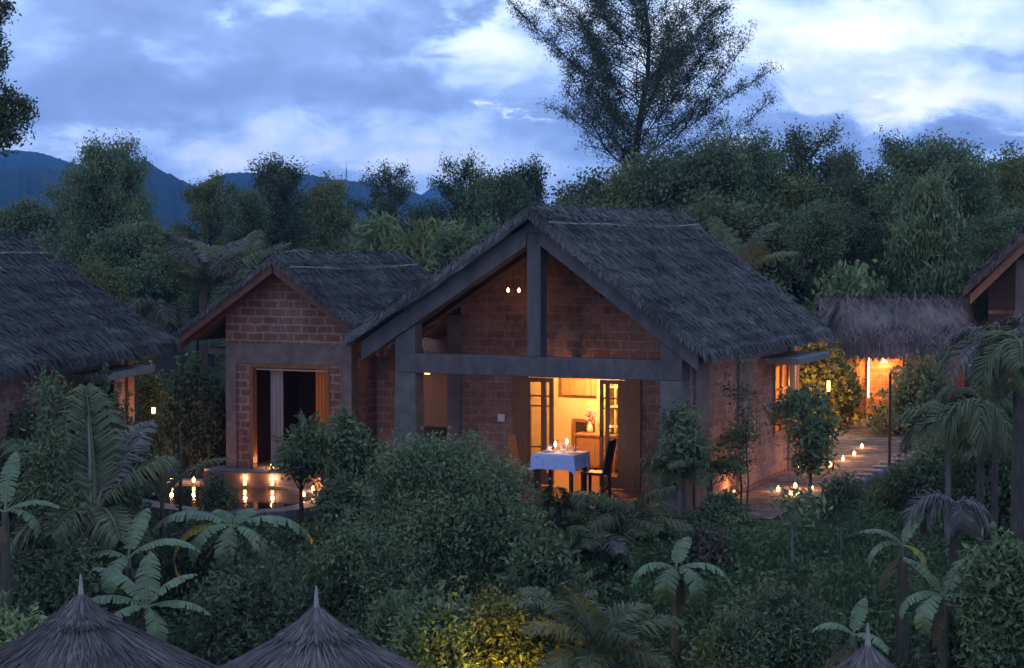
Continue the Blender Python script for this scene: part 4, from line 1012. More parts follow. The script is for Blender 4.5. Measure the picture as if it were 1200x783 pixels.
# ================================================================== RIGHT HUT
RY = 46.0
RO = at(1235, 300, RY); RO.z = 0.5
rh = empty('thatched_bungalow', RO, R(-16), 'dark timber hut with thatched gable cut off by the right edge', 'bungalow')
eL = (1140 - 1235) / 2200 * RY / math.cos(R(16))
zE = CZ + (282 - 338) / 2200 * RY - 0.5
thatch_roof(rh, eL - 0.05, zE, zE + 2.1, 3.0, zE, -0.6, 7.5, seed=15, thick=0.2, mat=M_THATCH_BR)
MB().box(eL + 0.5, 2.4, 0.9, 1.05, -0.8, zE + 0.1).build('front_wall', M_WOOD_DK, rh)
MB().prism_xz([(eL + 0.5, zE + 0.102), (2.4, zE + 0.102), (0.2, zE + 1.6)], 0.9, 1.05).build('gable_wall', M_WOOD_DK, rh)
MB().box(eL + 0.5, eL + 0.65, 1.053, 7.0, -0.8, zE).build('side_wall', M_WOOD_DK, rh)
for px in (1197,):
    u = (px - 1235) / 2200 * RY
    MB().box(u - 0.1, u + 0.1, -0.1, 0.12, -0.8, zE + 0.7).build('post', M_PAINT, rh)
for z in (0.6, 1.2, 1.8, 2.3): MB().box(eL + 0.5, 2.4, 0.86, 0.897, z, z + 0.1).build('board', M_BRICK, rh)
MB().prism_xz([(eL + 0.1, zE - 0.15), (0, zE + 1.85), (0, zE + 1.6), (eL + 0.1, zE - 0.40)], -0.45, -0.35).build('bargeboard', M_WOOD, rh)

# ================================================================== THATCH PARASOLS (foreground)
def parasol(px, py, label, seed):
    z = 0.95; s = (py - 282) / (CZ - z); Y = 2200 / s; p = at(px, py, Y)
    rs = np.random.RandomState(seed); g = gz(p.x, p.y); e = empty('thatch_parasol', (p.x, p.y, g), rs.rand() * 6, label, 'parasol', 'thatch parasols in the foreground')
    H = z - g
    MB().tube([(0, 0, -0.2), (0, 0, H - 0.1)], 0.05, 10).build('pole', M_BARK, e)
    prof = [(0.05, 0.0), (0.13, -0.10), (0.24, -0.20), (0.34, -0.265), (0.62, -0.42), (0.95, -0.60), (1.3, -0.80), (1.6, -0.97)]
    mb = MB(); V = []; F = []; k = 72
    for r, zz in prof:
        for j in range(k):
            a = 6.283 * j / k; V.append((r * math.cos(a), r * math.sin(a), H + zz + rs.randn() * 0.006))
    for i in range(len(prof) - 1):
        for j in range(k): F.append((i * k + j, i * k + (j + 1) % k, (i + 1) * k + (j + 1) % k, (i + 1) * k + j))
    mb.add(V, F)
    rp = np.array([q[0] for q in prof]); zp = np.array([q[1] for q in prof])
    def strip(n, r0, r1, L, wd, lift0, lift1, drop=0.0):
        a = rs.rand(n) * 6.283; r = r0 + (r1 - r0) * rs.rand(n) ** 0.7; ra = np.maximum(0.03, r - L * 0.4 * (0.6 + 0.8 * rs.rand(n))); rb = r + L * 0.4 * (0.6 + 0.8 * rs.rand(n))
        da = rs.randn(n) * 0.02; lf = lift0 + (lift1 - lift0) * rs.rand(n)
        za = np.interp(ra, rp, zp) + lf; zb = np.interp(rb, rp, zp) + lf * 1.3 - drop; zb = np.where(rb > 1.6, -0.97 - (rb - 1.6) * 1.4, zb)
        w = wd * (0.5 + rs.rand(n))
        def P(r, an, z, dw): return np.stack([r * np.cos(an) - dw * np.sin(an), r * np.sin(an) + dw * np.cos(an), H + z], axis=1)
        m = (ra + rb) / 2; zm = (za + zb) / 2
        mb.quads(np.stack([P(ra, a, za, 0 * w), P(m, a + da, zm, w / 2), P(rb, a + da * 2, zb, 0 * w), P(m, a + da, zm, -w / 2)], axis=1))
    strip(9000, 0.3, 1.62, 0.34, 0.022, 0.0, 0.035)
    strip(1500, 0.05, 0.36, 0.22, 0.02, 0.02, 0.06)
    strip(500, 0.30, 0.38, 0.16, 0.02, 0.03, 0.07)
    mb.build('thatch', M_THATCH_BR, e)
    MB().tube([(0, 0, H - 0.12), (0, 0, H + 0.02), (0.004, 0, H + 0.26)], [0.07, 0.035, 0.008], 9).build('finial', M_BAMBOO, e, True)
parasol(95, 705, 'thatch parasol with pointed finial at the lower left corner', 1)
parasol(371, 720, 'thatch parasol at the bottom edge below the small hut', 2)
parasol(1017, 768, 'parasol tip just rising over the bottom edge at right', 3)

# ================================================================== BACKGROUND TREES
R0 = np.random.RandomState
def treemesh(kind, seed):
    rs = R0(seed)
    if kind == 'round':   c, l = crown_mb(6.0, 5.2, 1.6, rs, 26, 900, 60, 0.125, 0.55, 0.15, 0.22, 0.30); t = trunk_mb(5.0, 0.16, l, rs)
    elif kind == 'bushy': c, l = crown_mb(6.5, 5.6, 0.4, rs, 32, 1100, 56, 0.12, 0.6, 0.25, 0.20, 0.27); t = trunk_mb(4.6, 0.16, l, rs)
    elif kind == 'tall':  c, l = crown_mb(3.6, 6.6, 1.0, rs, 30, 900, 56, 0.115, 0.5, 0.55, 0.2, 0.38); t = trunk_mb(6.5, 0.14, l, rs)
    elif kind == 'loose': c, l = crown_mb(5.6, 5.0, 2.0, rs, 22, 640, 56, 0.12, 0.6, 0.0, 0.19, 0.27); t = trunk_mb(5.6, 0.14, l, rs)
    elif kind.startswith('feather'):
        wd, hh, nlm = {'feather_slim': (2.8, 7.4, 60), 'feather_broad': (5.2, 6.6, 80), 'feather_open': (4.6, 7.0, 46)}[kind]
        t = MB(); tp = [(0.12 * math.sin(i * 1.3 + seed), 0.1 * math.cos(i * 1.7), -0.3 + (hh + 0.2) * i / 7) for i in range(8)]; t.tube(tp, [0.15 * (1.1 - 0.13 * i) for i in range(8)], 7)
        C = []
        for i in range(nlm):
            q = 0.16 + 0.80 * i / nlm; z0 = hh * q; f = q * 7; a = np.array(tp[int(f)])
            az = i * 2.4 + rs.randn() * 0.5; prof = math.sin(math.pi * min(0.98, 0.22 + 0.74 * q)) ** 0.7
            ext = wd / 2 * prof * (0.5 + 0.75 * rs.rand()); rise = (0.5 + 0.9 * rs.rand()) * (1.0 if 'slim' in kind else 0.7)
            e = np.array([a[0] + math.cos(az) * ext, a[1] + math.sin(az) * ext, min(hh * 1.05, z0 + rise)]); a = np.array([a[0], a[1], z0])
            m = (a + e) / 2 + np.array([0, 0, 0.12]) + rs.randn(3) * 0.08
            t.tube([tuple(a), tuple(m), tuple(e)], [0.04, 0.025, 0.008], 4, False)
            nn_ = int(7 + 5 * ext)
            for k in range(nn_):
                s_ = 0.25 + 0.8 * k / nn_; p_ = a + (e - a) * s_ + np.array([0, 0, 0.12 * math.sin(3 * s_)]); C.append(p_ + rs.randn(3) * 0.13 * (1.2 - 0.5 * s_))
        C = np.array(C); per = 60 if 'open' not in kind else 42
        C2 = np.repeat(C, per, axis=0) + rs.randn(len(C) * per, 3) * (0.19 if 'open' not in kind else 0.15)
        c = MB().quads(kites(C2, 0.13, 0.05, rs, 0.25, droop=0.3 if 'broad' in kind else 0.0))
    elif kind == 'weep':
        c, l = crown_mb(4.0, 5.6, 1.6, rs, 16, 420, 26, 0.34, 0.22, 0.2, 0.26, 0.42, droop=1.4); t = trunk_mb(6.0, 0.11, l, rs)
    return c, t
def tm(kind, seed, mat=L_TREE, bark=M_BARK):
    c, t = treemesh(kind, seed); return c.mesh(kind + '_crown', mat), t.mesh(kind + '_trunk', bark, True)
KT = {}
class _KH(dict):
    def __missing__(s, k):
        c = [v[0] for q, v in KT.items() if q[0] == k][0]; zz = np.empty(len(c.vertices) * 3); c.vertices.foreach_get('co', zz); s[k] = float(np.percentile(zz[2::3], 99.8)); return s[k]
for k, sd, mt in (('round', 1, L_TREE), ('bushy', 2, L_TREE), ('tall', 3, L_DARK), ('loose', 4, L_DARK), ('bushy', 5, L_DARK), ('round', 6, L_OLIVE), ('feather_slim', 11, L_DARK), ('feather_broad', 12, L_TREE), ('feather_open', 13, L_DARK), ('feather_open', 14, L_OLIVE), ('feather_slim', 15, L_TREE)):
    KT[(k, sd)] = tm(k, sd, mt)
KH = _KH()
def bgtree(key, px, ytop, Y, label, group=None, widen=1.0, name='broadleaf_tree', cat='tree'):
    p = at(px, ytop, Y); g = gz(p.x, p.y); c, t = KT[key]; s = (p.z - g) / KH[key[0]]
    r = make_tree(name, label, cat, p.x, p.y, c, t, random.random() * 6.28, s * widen, group, s); return r
SKY = [(('feather_broad', 12), 124, 166, 72, 'tall conical dark tree standing alone against the left hills', 0.72),
       (('tall', 3), 96, 236, 74, 'shorter dark tree leaning on the tall conical one, left side', 0.9),
       (('round', 1), 160, 262, 66, 'rounded tree just right of the tall conical one', 1.0),
       (('feather_open', 14), 243, 200, 84, 'dark tree rising where the two hill ridges meet', 0.9),
       (('feather_slim', 11), 323, 186, 82, 'narrow tall tree against the hills above the small hut roof', 1.0),
       (('feather_slim', 15), 290, 222, 78, 'bushy tree left of the narrow tall one above the small hut', 0.9),
       (('round', 6), 388, 216, 88, 'rounded tree left of the distant mast', 0.8),
       (('feather_open', 13), 458, 194, 84, 'dark twin-topped tree between the mast and the far peak', 0.8),
       (('feather_open', 13), 540, 186, 76, 'dark feathery tree right of the far blue peak', 0.8),
       (('round', 1), 578, 206, 74, 'round tree behind the main gable peak, left', 0.8),
       (('feather_slim', 11), 618, 190, 78, 'double-headed tree just left of the great airy tree', 0.8),
       (('bushy', 5), 690, 212, 66, 'dense dark tree below the left side of the great airy tree', 1.0),
       (('round', 6), 745, 200, 64, 'dense rounded tree hiding the foot of the great airy tree', 1.0),
       (('bushy', 5), 806, 182, 62, 'dense tree behind the rear of the main roof ridge', 0.95),
       (('feather_broad', 12), 860, 162, 62, 'tall dark tree with a pointed tip right of the airy tree', 0.85),
       (('feather_open', 13), 940, 150, 64, 'tallest dark tree of the right-hand wood, ragged top', 0.95),
       (('feather_slim', 15), 985, 172, 66, 'tree with a level top beside the bright gap in the wood', 0.75),
       (('bushy', 5), 1015, 216, 62, 'lower tree filling the bright gap in the right-hand wood', 0.7),
       (('feather_open', 13), 1062, 160, 62, 'tree with loose crown right of the bright gap', 0.8),
       (('feather_broad', 12), 1098, 166, 60, 'broad tree above the gate pavilion', 0.9),
       (('feather_open', 14), 1150, 184, 62, 'gappy tree with sky showing through, above the right hut', 0.8),
       (('round', 6), 1195, 186, 64, 'tree at the right edge above the right hut roof', 0.85),
       (('bushy', 2), 30, 238, 76, 'bushy tree above the left hut roof at the photo edge', 1.0)]
for key, px, yt, Y, lab, wd in SKY: bgtree(key, px, yt, Y, lab, 'trees on the skyline behind the huts', wd)
rr = random.Random(12)
skx = [-60, 0, 60, 100, 170, 230, 300, 345, 420, 500, 560, 640, 700, 780, 850, 930, 1010, 1070, 1150, 1260]
sky_ = [255, 258, 262, 258, 262, 262, 262, 262, 262, 256, 230, 222, 214, 196, 190, 182, 214, 190, 196, 205]
keys = list(KT.keys())
for i in range(58):
    px = -50 + 1310 * ((i * 0.618034) % 1.0); Y = 52 + 48 * rr.random(); low = (1 - (Y - 52) / 48)
    if px > 560: Y = 54 + 16 * rr.random(); low = rr.random()
    yt = np.interp(px, skx, sky_) + 26 + 44 * low * (0.5 + rr.random() * 0.6)
    k = rr.choice(keys)
    bgtree(k, px, yt, Y, 'broadleaf tree in the dense wood filling the space behind the huts', 'trees massed in the wood behind the huts', 0.85 + 0.3 * rr.random())
# airy far wood that closes the gaps
rs = R0(31); C = []
for i in range(2600):
    px = -120 + 1440 * rs.rand(); Y = 105 + 60 * rs.rand(); x = (px - 600) / 2200 * Y; h = 4.0 + 2.0 * math.sin(x * 0.31) * math.cos(x * 0.11 + 1) + rs.rand() * 1.5 + (2 if px > 600 else -1.2)
    C.append((x, Y, -0.6 + h * rs.rand() ** 0.6))
C = np.array(C); C2 = np.repeat(C, 22, axis=0) + rs.randn(len(C) * 22, 3) * [0.7, 0.7, 0.5]
o = MB().quads(kites(C2, 0.42, 0.24, rs, 0.1)).build('distant_wood', L_TREE); tag(o, 'far belt of woodland seen in gaps between the nearer trees', kind='stuff')

# the great airy tree above the bungalow
def airy_tree():
    rs = R0(77); Y = 74.0; b = at(742, 282, Y); g = gz(b.x, Y); s = Y / 2200
    root = empty('casuarina_tree', (b.x, Y, g), 0, 'great airy feathery tree towering over the bungalow against the sky', 'tree')
    H = CZ - g
    mb = MB(); cl = []
    def Z(py): return H + (282 - py) * s
    tp = [(0, 0, -0.4), (0, 0, Z(240)), (0.05, 0.1, Z(190)), (0.25, 0, Z(140)), (0.55, -0.1, Z(90)), (0.6, 0, Z(40)), (0.3, 0.1, Z(-20)), (0.2, 0, Z(-75))]
    tr = [0.20, 0.17, 0.15, 0.125, 0.10, 0.075, 0.05, 0.02]
    mb.tube(tp, tr, 8)
    def along(path, t):
        f = t * (len(path) - 1); i = min(len(path) - 2, int(f)); return Vector(path[i]).lerp(Vector(path[i + 1]), f - i)
    # outline half-widths by height (px from trunk), left & right
    hy = [-80, -30, 20, 60, 100, 140, 180, 215]; wl_ = [70, 125, 160, 152, 130, 115, 100, 75]; wr_ = [60, 110, 140, 170, 185, 165, 120, 80]
    n1 = 84
    for i in range(n1):
        t = 0.16 + 0.82 * (i / n1) ** 0.9; p0 = along(tp, t)
        az = rs.rand() * 6.283; side = math.cos(az)
        rise_px = 55 + 80 * rs.rand()
        py0 = 282 - (p0.z - H) / s; pye = py0 - rise_px
        wpx = np.interp(pye, hy, wr_ if side > 0 else wl_) * (0.62 + 0.45 * rs.rand())
        ext = wpx * s
        e = Vector((math.cos(az) * ext, math.sin(az) * ext, p0.z + rise_px * s))
        e.x += 0
        mid = p0.lerp(e, 0.5) + Vector((0, 0, -0.08 * ext)); r0 = 0.018 + 0.02 * (1 - t)
        jj = lambda: Vector(rs.randn(3)) * 0.11
        P = [p0, p0.lerp(mid, 0.5) + jj(), mid + jj() * 1.3, mid.lerp(e, 0.5) + jj(), e]
        mb.tube(P, [r0, r0 * 0.8, r0 * 0.6, r0 * 0.35, 0.008], 5, False)
        nb = 12 + int(ext * 3.0)
        for j in range(nb):
            q = 0.28 + 0.72 * (j + rs.rand()) / nb; a = along(P, min(1, q)); L = (0.5 + 0.7 * rs.rand()) * (1.15 - 0.5 * q)
            d = (e - p0).normalized() * 0.6 + Vector((rs.randn() * 0.7, rs.randn() * 0.7, 0.35 + 0.3 * rs.randn())); d.normalize(); b2 = a + d * L
            mb.tube([a, a.lerp(b2, 0.5) + Vector((0, 0, 0.03)), b2], [0.016, 0.011, 0.004], 4, False)
            for m in range(3): cl.append(tuple(a.lerp(b2, 0.45 + 0.28 * m)))
    mb.build('trunk', M_BARK, root, True)
    cl = np.array(cl); n = 24
    C = np.repeat(cl, n, axis=0) + rs.randn(len(cl) * n, 3) * 0.135
    MB().quads(kites(C, 0.10, 0.036, rs, 0.3)).build('crown', L_DARK, root)
airy_tree()

# weeping pale-trunked tree in front of the right-hand wood
KT[('weep', 9)] = tm('weep', 9, L_TREE, M_BARK_PALE)
bgtree(('weep', 9), 1086, 208, 54, 'drooping tree with slender pale trunk behind the gate roof', None, 0.75, 'weeping_tree')
cb = crown_mb(2.4, 1.9, 0.2, R0(40), 14, 300, 24, 0.16, 0.5, 0.1, 0.2, 0.45)
cbm, cbt = cb[0].mesh('light_crown', L_LIGHT), trunk_mb(1.5, 0.05, cb[1], R0(41)).mesh('light_trunk', M_BARK, True)
p = at(985, 322, 53); make_tree('shrub', 'pale green rounded shrub just behind the gate pavilion roof', 'shrub', p.x, p.y, cbm, cbt, 0, 1.0, None, (p.z - gz(p.x, p.y)) / 2.1)
p = at(1030, 338, 53.5); make_tree('shrub', 'small pale shrub peeping over the gate thatch', 'shrub', p.x, p.y, cbm, cbt, 2, 0.5, None, (p.z - gz(p.x, p.y)) / 2.1)
# yellowish palms/bamboo clump above the small hut
rs = R0(44)
for i, (px, yt, Y) in enumerate(((440, 252, 56), (492, 256, 54), (540, 268, 52))):
    p = at(px, yt, Y); cm = crown_mb(2.8, 3.6, 0.8, R0(50 + i), 12, 330, 22, 0.34, 0.22, 0.1, 0.24, 0.5)
    g = gz(p.x, p.y)
    make_tree('bamboo_clump', ['yellow-green leafy clump above the small hut ridge', 'yellow-green leafy clump touching the left rake of the main roof', 'olive leafy clump hugging the left rake of the main roof'][i], 'bamboo', p.x, p.y,
              cm[0].mesh('bamboo_crown', L_OLIVE if i == 1 else L_TREE), trunk_mb(3.4, 0.06, cm[1], R0(60 + i)).mesh('bamboo_trunk', M_BARK, True), i, 1.0, None, (p.z - g) / 4.3)
# background palms
def fan(n, L, ll, seed, r0=40, r1=85, bend=70, mats=(None,)):
    rs = R0(seed); return [(360 * i / n + rs.randn() * 12, L * (0.8 + 0.35 * rs.rand()), r0 + (r1 - r0) * rs.rand(), bend * (0.7 + 0.6 * rs.rand()), ll, mats[i % len(mats)]) for i in range(n)]
def palm_at(px, py_crown, Y, label, n, L, ll, seed, mat=L_PALM, **k):
    p = at(px, py_crown, Y); g = gz(p.x, p.y); fk = {q: k.pop(q) for q in ('r0', 'r1', 'bend', 'mats') if q in k}
    tr = k.pop('tr', 0.11)
    return palm('palm_tree', label, p.x, p.y, max(0.1, p.z - g), tr, fan(n, L, ll, seed, **fk), mat, seed=seed, **k)
palm_at(238, 345, 48, 'palm with long feathery fronds behind the gap between left and small huts', 11, 2.4, 0.6, 61, L_PALM, mats=(None, L_PALM_DRY, None), bend=55)
palm_at(285, 330, 52, 'second feathery palm just left of the small hut peak', 9, 2.0, 0.5, 62, bend=60)
palm_at(182, 365, 45, 'withered brown palm head behind the left hut eave', 10, 1.3, 0.5, 63, L_BROWN, r0=0, r1=60, bend=110)
palm_at(918, 338, 57, 'palm with brownish upright fronds behind the main roof eave', 9, 1.9, 0.45, 64, L_BROWN, r0=55, r1=88, bend=35)
palm_at(862, 330, 49, 'green palm behind the rear slope of the main roof', 8, 2.0, 0.5, 65, r0=50, r1=88, bend=50)

# radio mast on the hill
p = at(406, 218, 1500); ms = empty('radio_mast', (p.x, p.y, p.z - 8), 0, 'thin radio mast on the distant ridge', 'mast')
m = MB(); hh = 22
for a, b in ((-1, -1), (1, -1), (1, 1), (-1, 1)): m.beam((a * 0.9, b * 0.9, 0), (a * 0.3, b * 0.3, hh), 0.3, 0.3)
for i in range(8):
    z0 = i * hh / 8; z1 = (i + 1) * hh / 8; w0 = 0.9 - 0.6 * i / 8; w1 = 0.9 - 0.6 * (i + 1) / 8
    m.beam((-w0, -w0, z0), (w1, -w1, z1), 0.18, 0.18); m.beam((w0, w0, z0), (-w1, w1, z1), 0.18, 0.18)
m.build('lattice', M_STEEL, ms); MB().tube([(0, 0, hh), (0, 0, hh + 5)], 0.15, 6).build('antenna', M_STEEL, ms)

# ================================================================== GARDEN PLANTS
# shrubs lit orange by the lantern and the added lamp behind the bungalow
def shrub(label, px, ytop, Y, w, mat, seed, leaf=0.1, lw=0.45, clumps=420, per=22, name='shrub', cat='shrub', z0=0.05, cr=0.13, nl=18, lob=0.42, taper=0.05, group=None, bark=M_BARK, gz_=None, droop=0.0):
    p = at(px, ytop, Y); g = gz(p.x, p.y) if gz_ is None else gz_; h = p.z - g; rs = R0(seed)
    c, l = crown_mb(w, h * 0.92 - z0, z0, rs, nl, clumps, per, leaf, lw, taper, cr, lob, droop=droop); t = trunk_mb(h * 0.8, 0.03 + 0.012 * h, l, rs, maxlimbs=26)
    # leafy shoots that break the outline
    pts = []
    for k in range(int(26 + 22 * w)):
        q = l[rs.randint(min(26, len(l)))]; d = rs.randn(3); d[2] = abs(d[2]) + 0.5; d /= np.linalg.norm(d)
        p0 = np.array(q[:3]) + d * np.array(q[3:6]) * 0.9; d2 = d * 0.6 + np.array([0, 0, 0.6]); L = 0.14 + 0.28 * rs.rand() * min(1.5, w / 1.5)
        for m in range(9): pts.append(p0 + d2 * L * (m / 8) + rs.randn(3) * 0.02)
        t.tube([tuple(q[:3]), tuple(p0), tuple(p0 + d2 * L)], [0.010, 0.007, 0.003], 4, False)
    pts = np.repeat(np.array(pts), 3, axis=0); c.quads(kites(pts + rs.randn(len(pts), 3) * 0.025, leaf * 1.05, leaf * lw, rs, 0.5))
    big_ = blob_points(int(clumps * 1.2), rs, l); c.quads(kites(big_, leaf * 1.7, leaf * lw * 1.6, rs, 0.2))
    return make_tree(name, label, cat, p.x, p.y, c.mesh('crown', mat), t.mesh('trunk', bark, True), 0, 1, group, None, g)
shrub('golden shrub lit by the lantern and an added lamp, between bungalow corner and gate pillar', 952, 398, 47.5, 2.6, L_YEL, 101, 0.15, 0.5, 420, 20)
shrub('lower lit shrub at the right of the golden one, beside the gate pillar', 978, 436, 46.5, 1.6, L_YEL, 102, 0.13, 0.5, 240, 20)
shrub('green shrub in front of the gate wall, right of the path', 1070, 428, 45.0, 2.2, L_BUSH, 103, 0.13, 0.4, 420, 20)
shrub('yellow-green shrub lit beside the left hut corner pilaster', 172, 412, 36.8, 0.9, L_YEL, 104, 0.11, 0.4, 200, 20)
shrub('tall leafy shrub between the left hut and the small hut', 224, 412, 40.2, 1.6, L_BUSH, 105, 0.13, 0.4, 460, 22)
shrub('dark shrub against the left wall of the small hut', 250, 440, 39.6, 1.0, L_DARK, 106, 0.12, 0.4, 300, 20)
shrub('slender tall shrub rising in front of the left hut roof', 57, 368, 26.5, 0.75, L_BUSH, 107, 0.09, 0.3, 300, 20, taper=0.3, nl=16, lob=0.6)
shrub('bushy shrub under the left hut eave', 110, 440, 31, 2.0, L_BUSH, 108, 0.11, 0.4, 480, 22)
shrub('dark shrub below the left hut at the photo edge', 12, 470, 29.5, 1.7, L_DARK, 109, 0.11, 0.4, 420, 22)
shrub('shrub filling the space behind the left palm fronds', 60, 500, 29, 2.0, L_DARK, 110, 0.11, 0.4, 480, 22)
# before the small hut
shrub('leafy shrub partly covering the small hut opening', 352, 508, 34.0, 1.7, L_BUSH, 111, 0.13, 0.35, 170, 16, z0=0.9, nl=9, lob=0.24, cr=0.15)
shrub('broad-leaved shrub at the right corner of the small hut', 410, 490, 33.4, 1.35, L_BUSH, 112, 0.14, 0.4, 210, 16, z0=0.7, nl=10, lob=0.28, cr=0.15)
shrub('low shrub below the pool, right end', 405, 568, 31.5, 1.0, L_BUSH, 113, 0.12, 0.4, 380, 20)
shrub('low dark shrub below the pool, left of the large banana plant', 222, 618, 29.5, 1.0, L_DARK, 114, 0.11, 0.4, 300, 20)
shrub('low shrub poking up before the pool between the candles', 254, 566, 34.3, 0.4, L_BUSH, 115, 0.12, 0.35, 110, 14)
# the big central bush
shrub('huge rounded dark green bush in front of the bungalow', 520, 514, 28.2, 3.5, L_BUSH, 120, 0.085, 0.42, 3000, 30, nl=46, lob=0.34, cr=0.15, name='bush', cat='bush', z0=0.0)
shrub('dense lower bush joined to the left of the huge central bush', 430, 606, 26.6, 2.2, L_BUSH, 121, 0.085, 0.42, 1300, 28, nl=28, lob=0.36, name='bush', cat='bush', z0=0.0)
shrub('right shoulder bush beside the huge central bush', 600, 592, 27.4, 1.7, L_BUSH, 122, 0.085, 0.42, 900, 26, nl=24, lob=0.36, name='bush', cat='bush', z0=0.0)
shrub('olive shrub with yellowing leaves right of the huge bush', 640, 632, 26.4, 1.3, L_TREE, 123, 0.12, 0.45, 260, 18, name='bush', cat='bush')
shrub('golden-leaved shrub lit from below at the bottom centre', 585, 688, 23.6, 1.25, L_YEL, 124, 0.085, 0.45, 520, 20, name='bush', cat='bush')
shrub('dim olive shrub left of the golden one at the bottom', 508, 700, 23.2, 1.5, L_TREE, 125, 0.09, 0.45, 520, 20, name='bush', cat='bush')
shrub('spiky shrub between the second parasol and the big bush', 468, 696, 24.5, 1.1, L_BUSH, 126, 0.2, 0.14, 240, 16, name='bush', cat='bush')
shrub('rounded dark bush at the bottom right of centre', 912, 694, 24.6, 1.95, L_BUSH, 127, 0.095, 0.36, 1300, 24, nl=28, lob=0.36, name='bush', cat='bush', z0=0.0)
shrub('low bush trailing left from the rounded dark bush', 858, 735, 23.8, 1.2, L_BUSH, 128, 0.09, 0.4, 480, 20, name='bush', cat='bush')
shrub('leafy bush climbing the right edge at the bottom', 1182, 606, 22.5, 1.35, L_TREE, 129, 0.11, 0.42, 900, 20, nl=24, name='bush', cat='bush', z0=0.0)
shrub('low bush below the leaning banana plant at right', 1120, 735, 22.8, 1.1, L_DARK, 130, 0.10, 0.42, 380, 20, name='bush', cat='bush')
shrub('leafy bush in the bottom left corner beside the parasol', 8, 690, 21.5, 0.9, L_LIGHT, 131, 0.14, 0.25, 220, 16, name='bush', cat='bush')
shrub('shadowy bush behind the left parasol', 70, 620, 25.5, 2.0, L_DARK, 132, 0.10, 0.42, 700, 22, name='bush', cat='bush')
shrub('shadowy bush between the two left parasols', 300, 660, 25.2, 2.2, L_DARK, 133, 0.10, 0.42, 760, 22, name='bush', cat='bush')
shrub('small round shrub on the grass slope right of centre', 1062, 552, 33, 0.9, L_DARK, 134, 0.09, 0.4, 300, 20)
shrub('tangled shrub right of the path under the leaning palm', 1110, 530, 33.5, 2.0, L_TREE, 135, 0.11, 0.4, 520, 20)
shrub('tall dark shrub at the right edge behind the palm', 1180, 470, 31, 2.0, L_DARK, 136, 0.11, 0.4, 700, 20)
shrub('low green shrub growing on the slope below the plinth', 845, 598, 31.2, 0.9, L_BUSH, 137, 0.09, 0.45, 240, 18)
shrub('reddish-brown low shrub on the slope left of the sapling', 822, 636, 28.5, 0.8, L_BROWN, 138, 0.09, 0.45, 160, 16)
# young trees
def young(label, px, ycrown, ybase, Y, w, h, mat, seed, leaf=0.14, lw=0.4, clumps=120, per=16, lean=0.0, bark=M_BARK_PALE, r=0.04, droop=0.0):
    b = at(px, ybase, Y); g = gz(b.x, b.y); top = at(px, ycrown, Y).z - g; rs = R0(seed)
    c, l = crown_mb(w * 1.3, h * 1.15, top - h, rs, 9, int(clumps * 0.85), per, leaf * 0.8, lw, 0.0, 0.13, 0.27, droop=droop); t = trunk_mb(top - h * 0.25, r, l, rs, -0.2, lean)
    return make_tree('young_tree', label, 'tree', b.x, b.y, c.mesh('crown', mat), t.mesh('trunk', bark, True), 0, 1, None, None, g)
young('young tree with dark lit crown among the path candles', 948, 462, 575, 33.6, 1.5, 1.3, L_BUSH, 201, 0.2, 0.35, 170, 14, r=0.045)
young('young tree on a pinkish trunk before the right porch column', 797, 478, 592, 31.8, 0.9, 1.2, L_BUSH, 202, 0.15, 0.4, 150, 16, r=0.05)
young('thin sapling with a long pale stem on the grass slope', 928, 578, 700, 28.0, 0.8, 0.35, L_LIGHT, 203, 0.2, 0.3, 22, 10, r=0.028)
young('sapling with drooping dark leaves right of the thin pale one', 985, 572, 665, 29.0, 0.8, 0.5, L_DARK, 204, 0.24, 0.2, 60, 12, r=0.02, droop=0.8)
young('small feathery tree beside the side wall pilaster', 868, 505, 582, 32.8, 0.9, 0.9, L_TREE, 205, 0.12, 0.35, 110, 14, r=0.025, bark=M_BARK)
young('thin leafy branch rising against the side wall', 875, 424, 580, 32.6, 0.8, 1.5, L_DARK, 206, 0.16, 0.22, 50, 10, r=0.018, bark=M_BARK)
# tall near tree cut by the left edge
nt = R0(210); p = at(-62, 282, 20); g = gz(p.x, p.y)
r = empty('tall_tree', (p.x, p.y, g), 0, 'near tree whose leafy branch ends hang in at the upper left corner', 'tree')
tz = lambda py: CZ + (282 - py) / 2200 * 20 - g
lb = [((-62 + dx) * 1.0, py, rr_) for dx, py, rr_ in ((0, 0, 0),)]
C = []
mbt = MB(); mbt.tube([(-0.3, 0, -0.3), (-0.25, 0, 2.5), (-0.1, 0, 5.0), (-0.1, 0, 9.0)], [0.22, 0.18, 0.14, 0.05], 9)
for (px, py, rp, n) in ((12, 140, 30, 60), (-10, 120, 30, 60), (28, 128, 12, 18), (2, 60, 15, 24), (-12, 80, 22, 40), (2, 15, 14, 20), (-30, 30, 34, 70), (-50, 150, 40, 80), (-60, 90, 45, 90), (8, 165, 12, 16)):
    x = (px + 62) / 2200 * 20; z = tz(py); rw = rp / 110
    q = nt.randn(n, 3); q /= np.linalg.norm(q, axis=1)[:, None]; q = q * (nt.rand(n)[:, None] ** 0.4) * rw + [x, 0, z]; C.append(q)
    mbt.tube([(-0.1, 0, z - 0.6), (x * 0.5, 0.05, z - 0.2), (x, 0, z)], [0.05, 0.03, 0.008], 6, False)
C = np.concatenate(C); C = np.repeat(C, 18, axis=0) + nt.randn(len(C) * 18, 3) * 0.045
MB().quads(kites(C, 0.06, 0.022, nt, 0.0, droop=0.3)).build('crown', L_DARK, r); mbt.build('trunk', M_BARK, r, True)

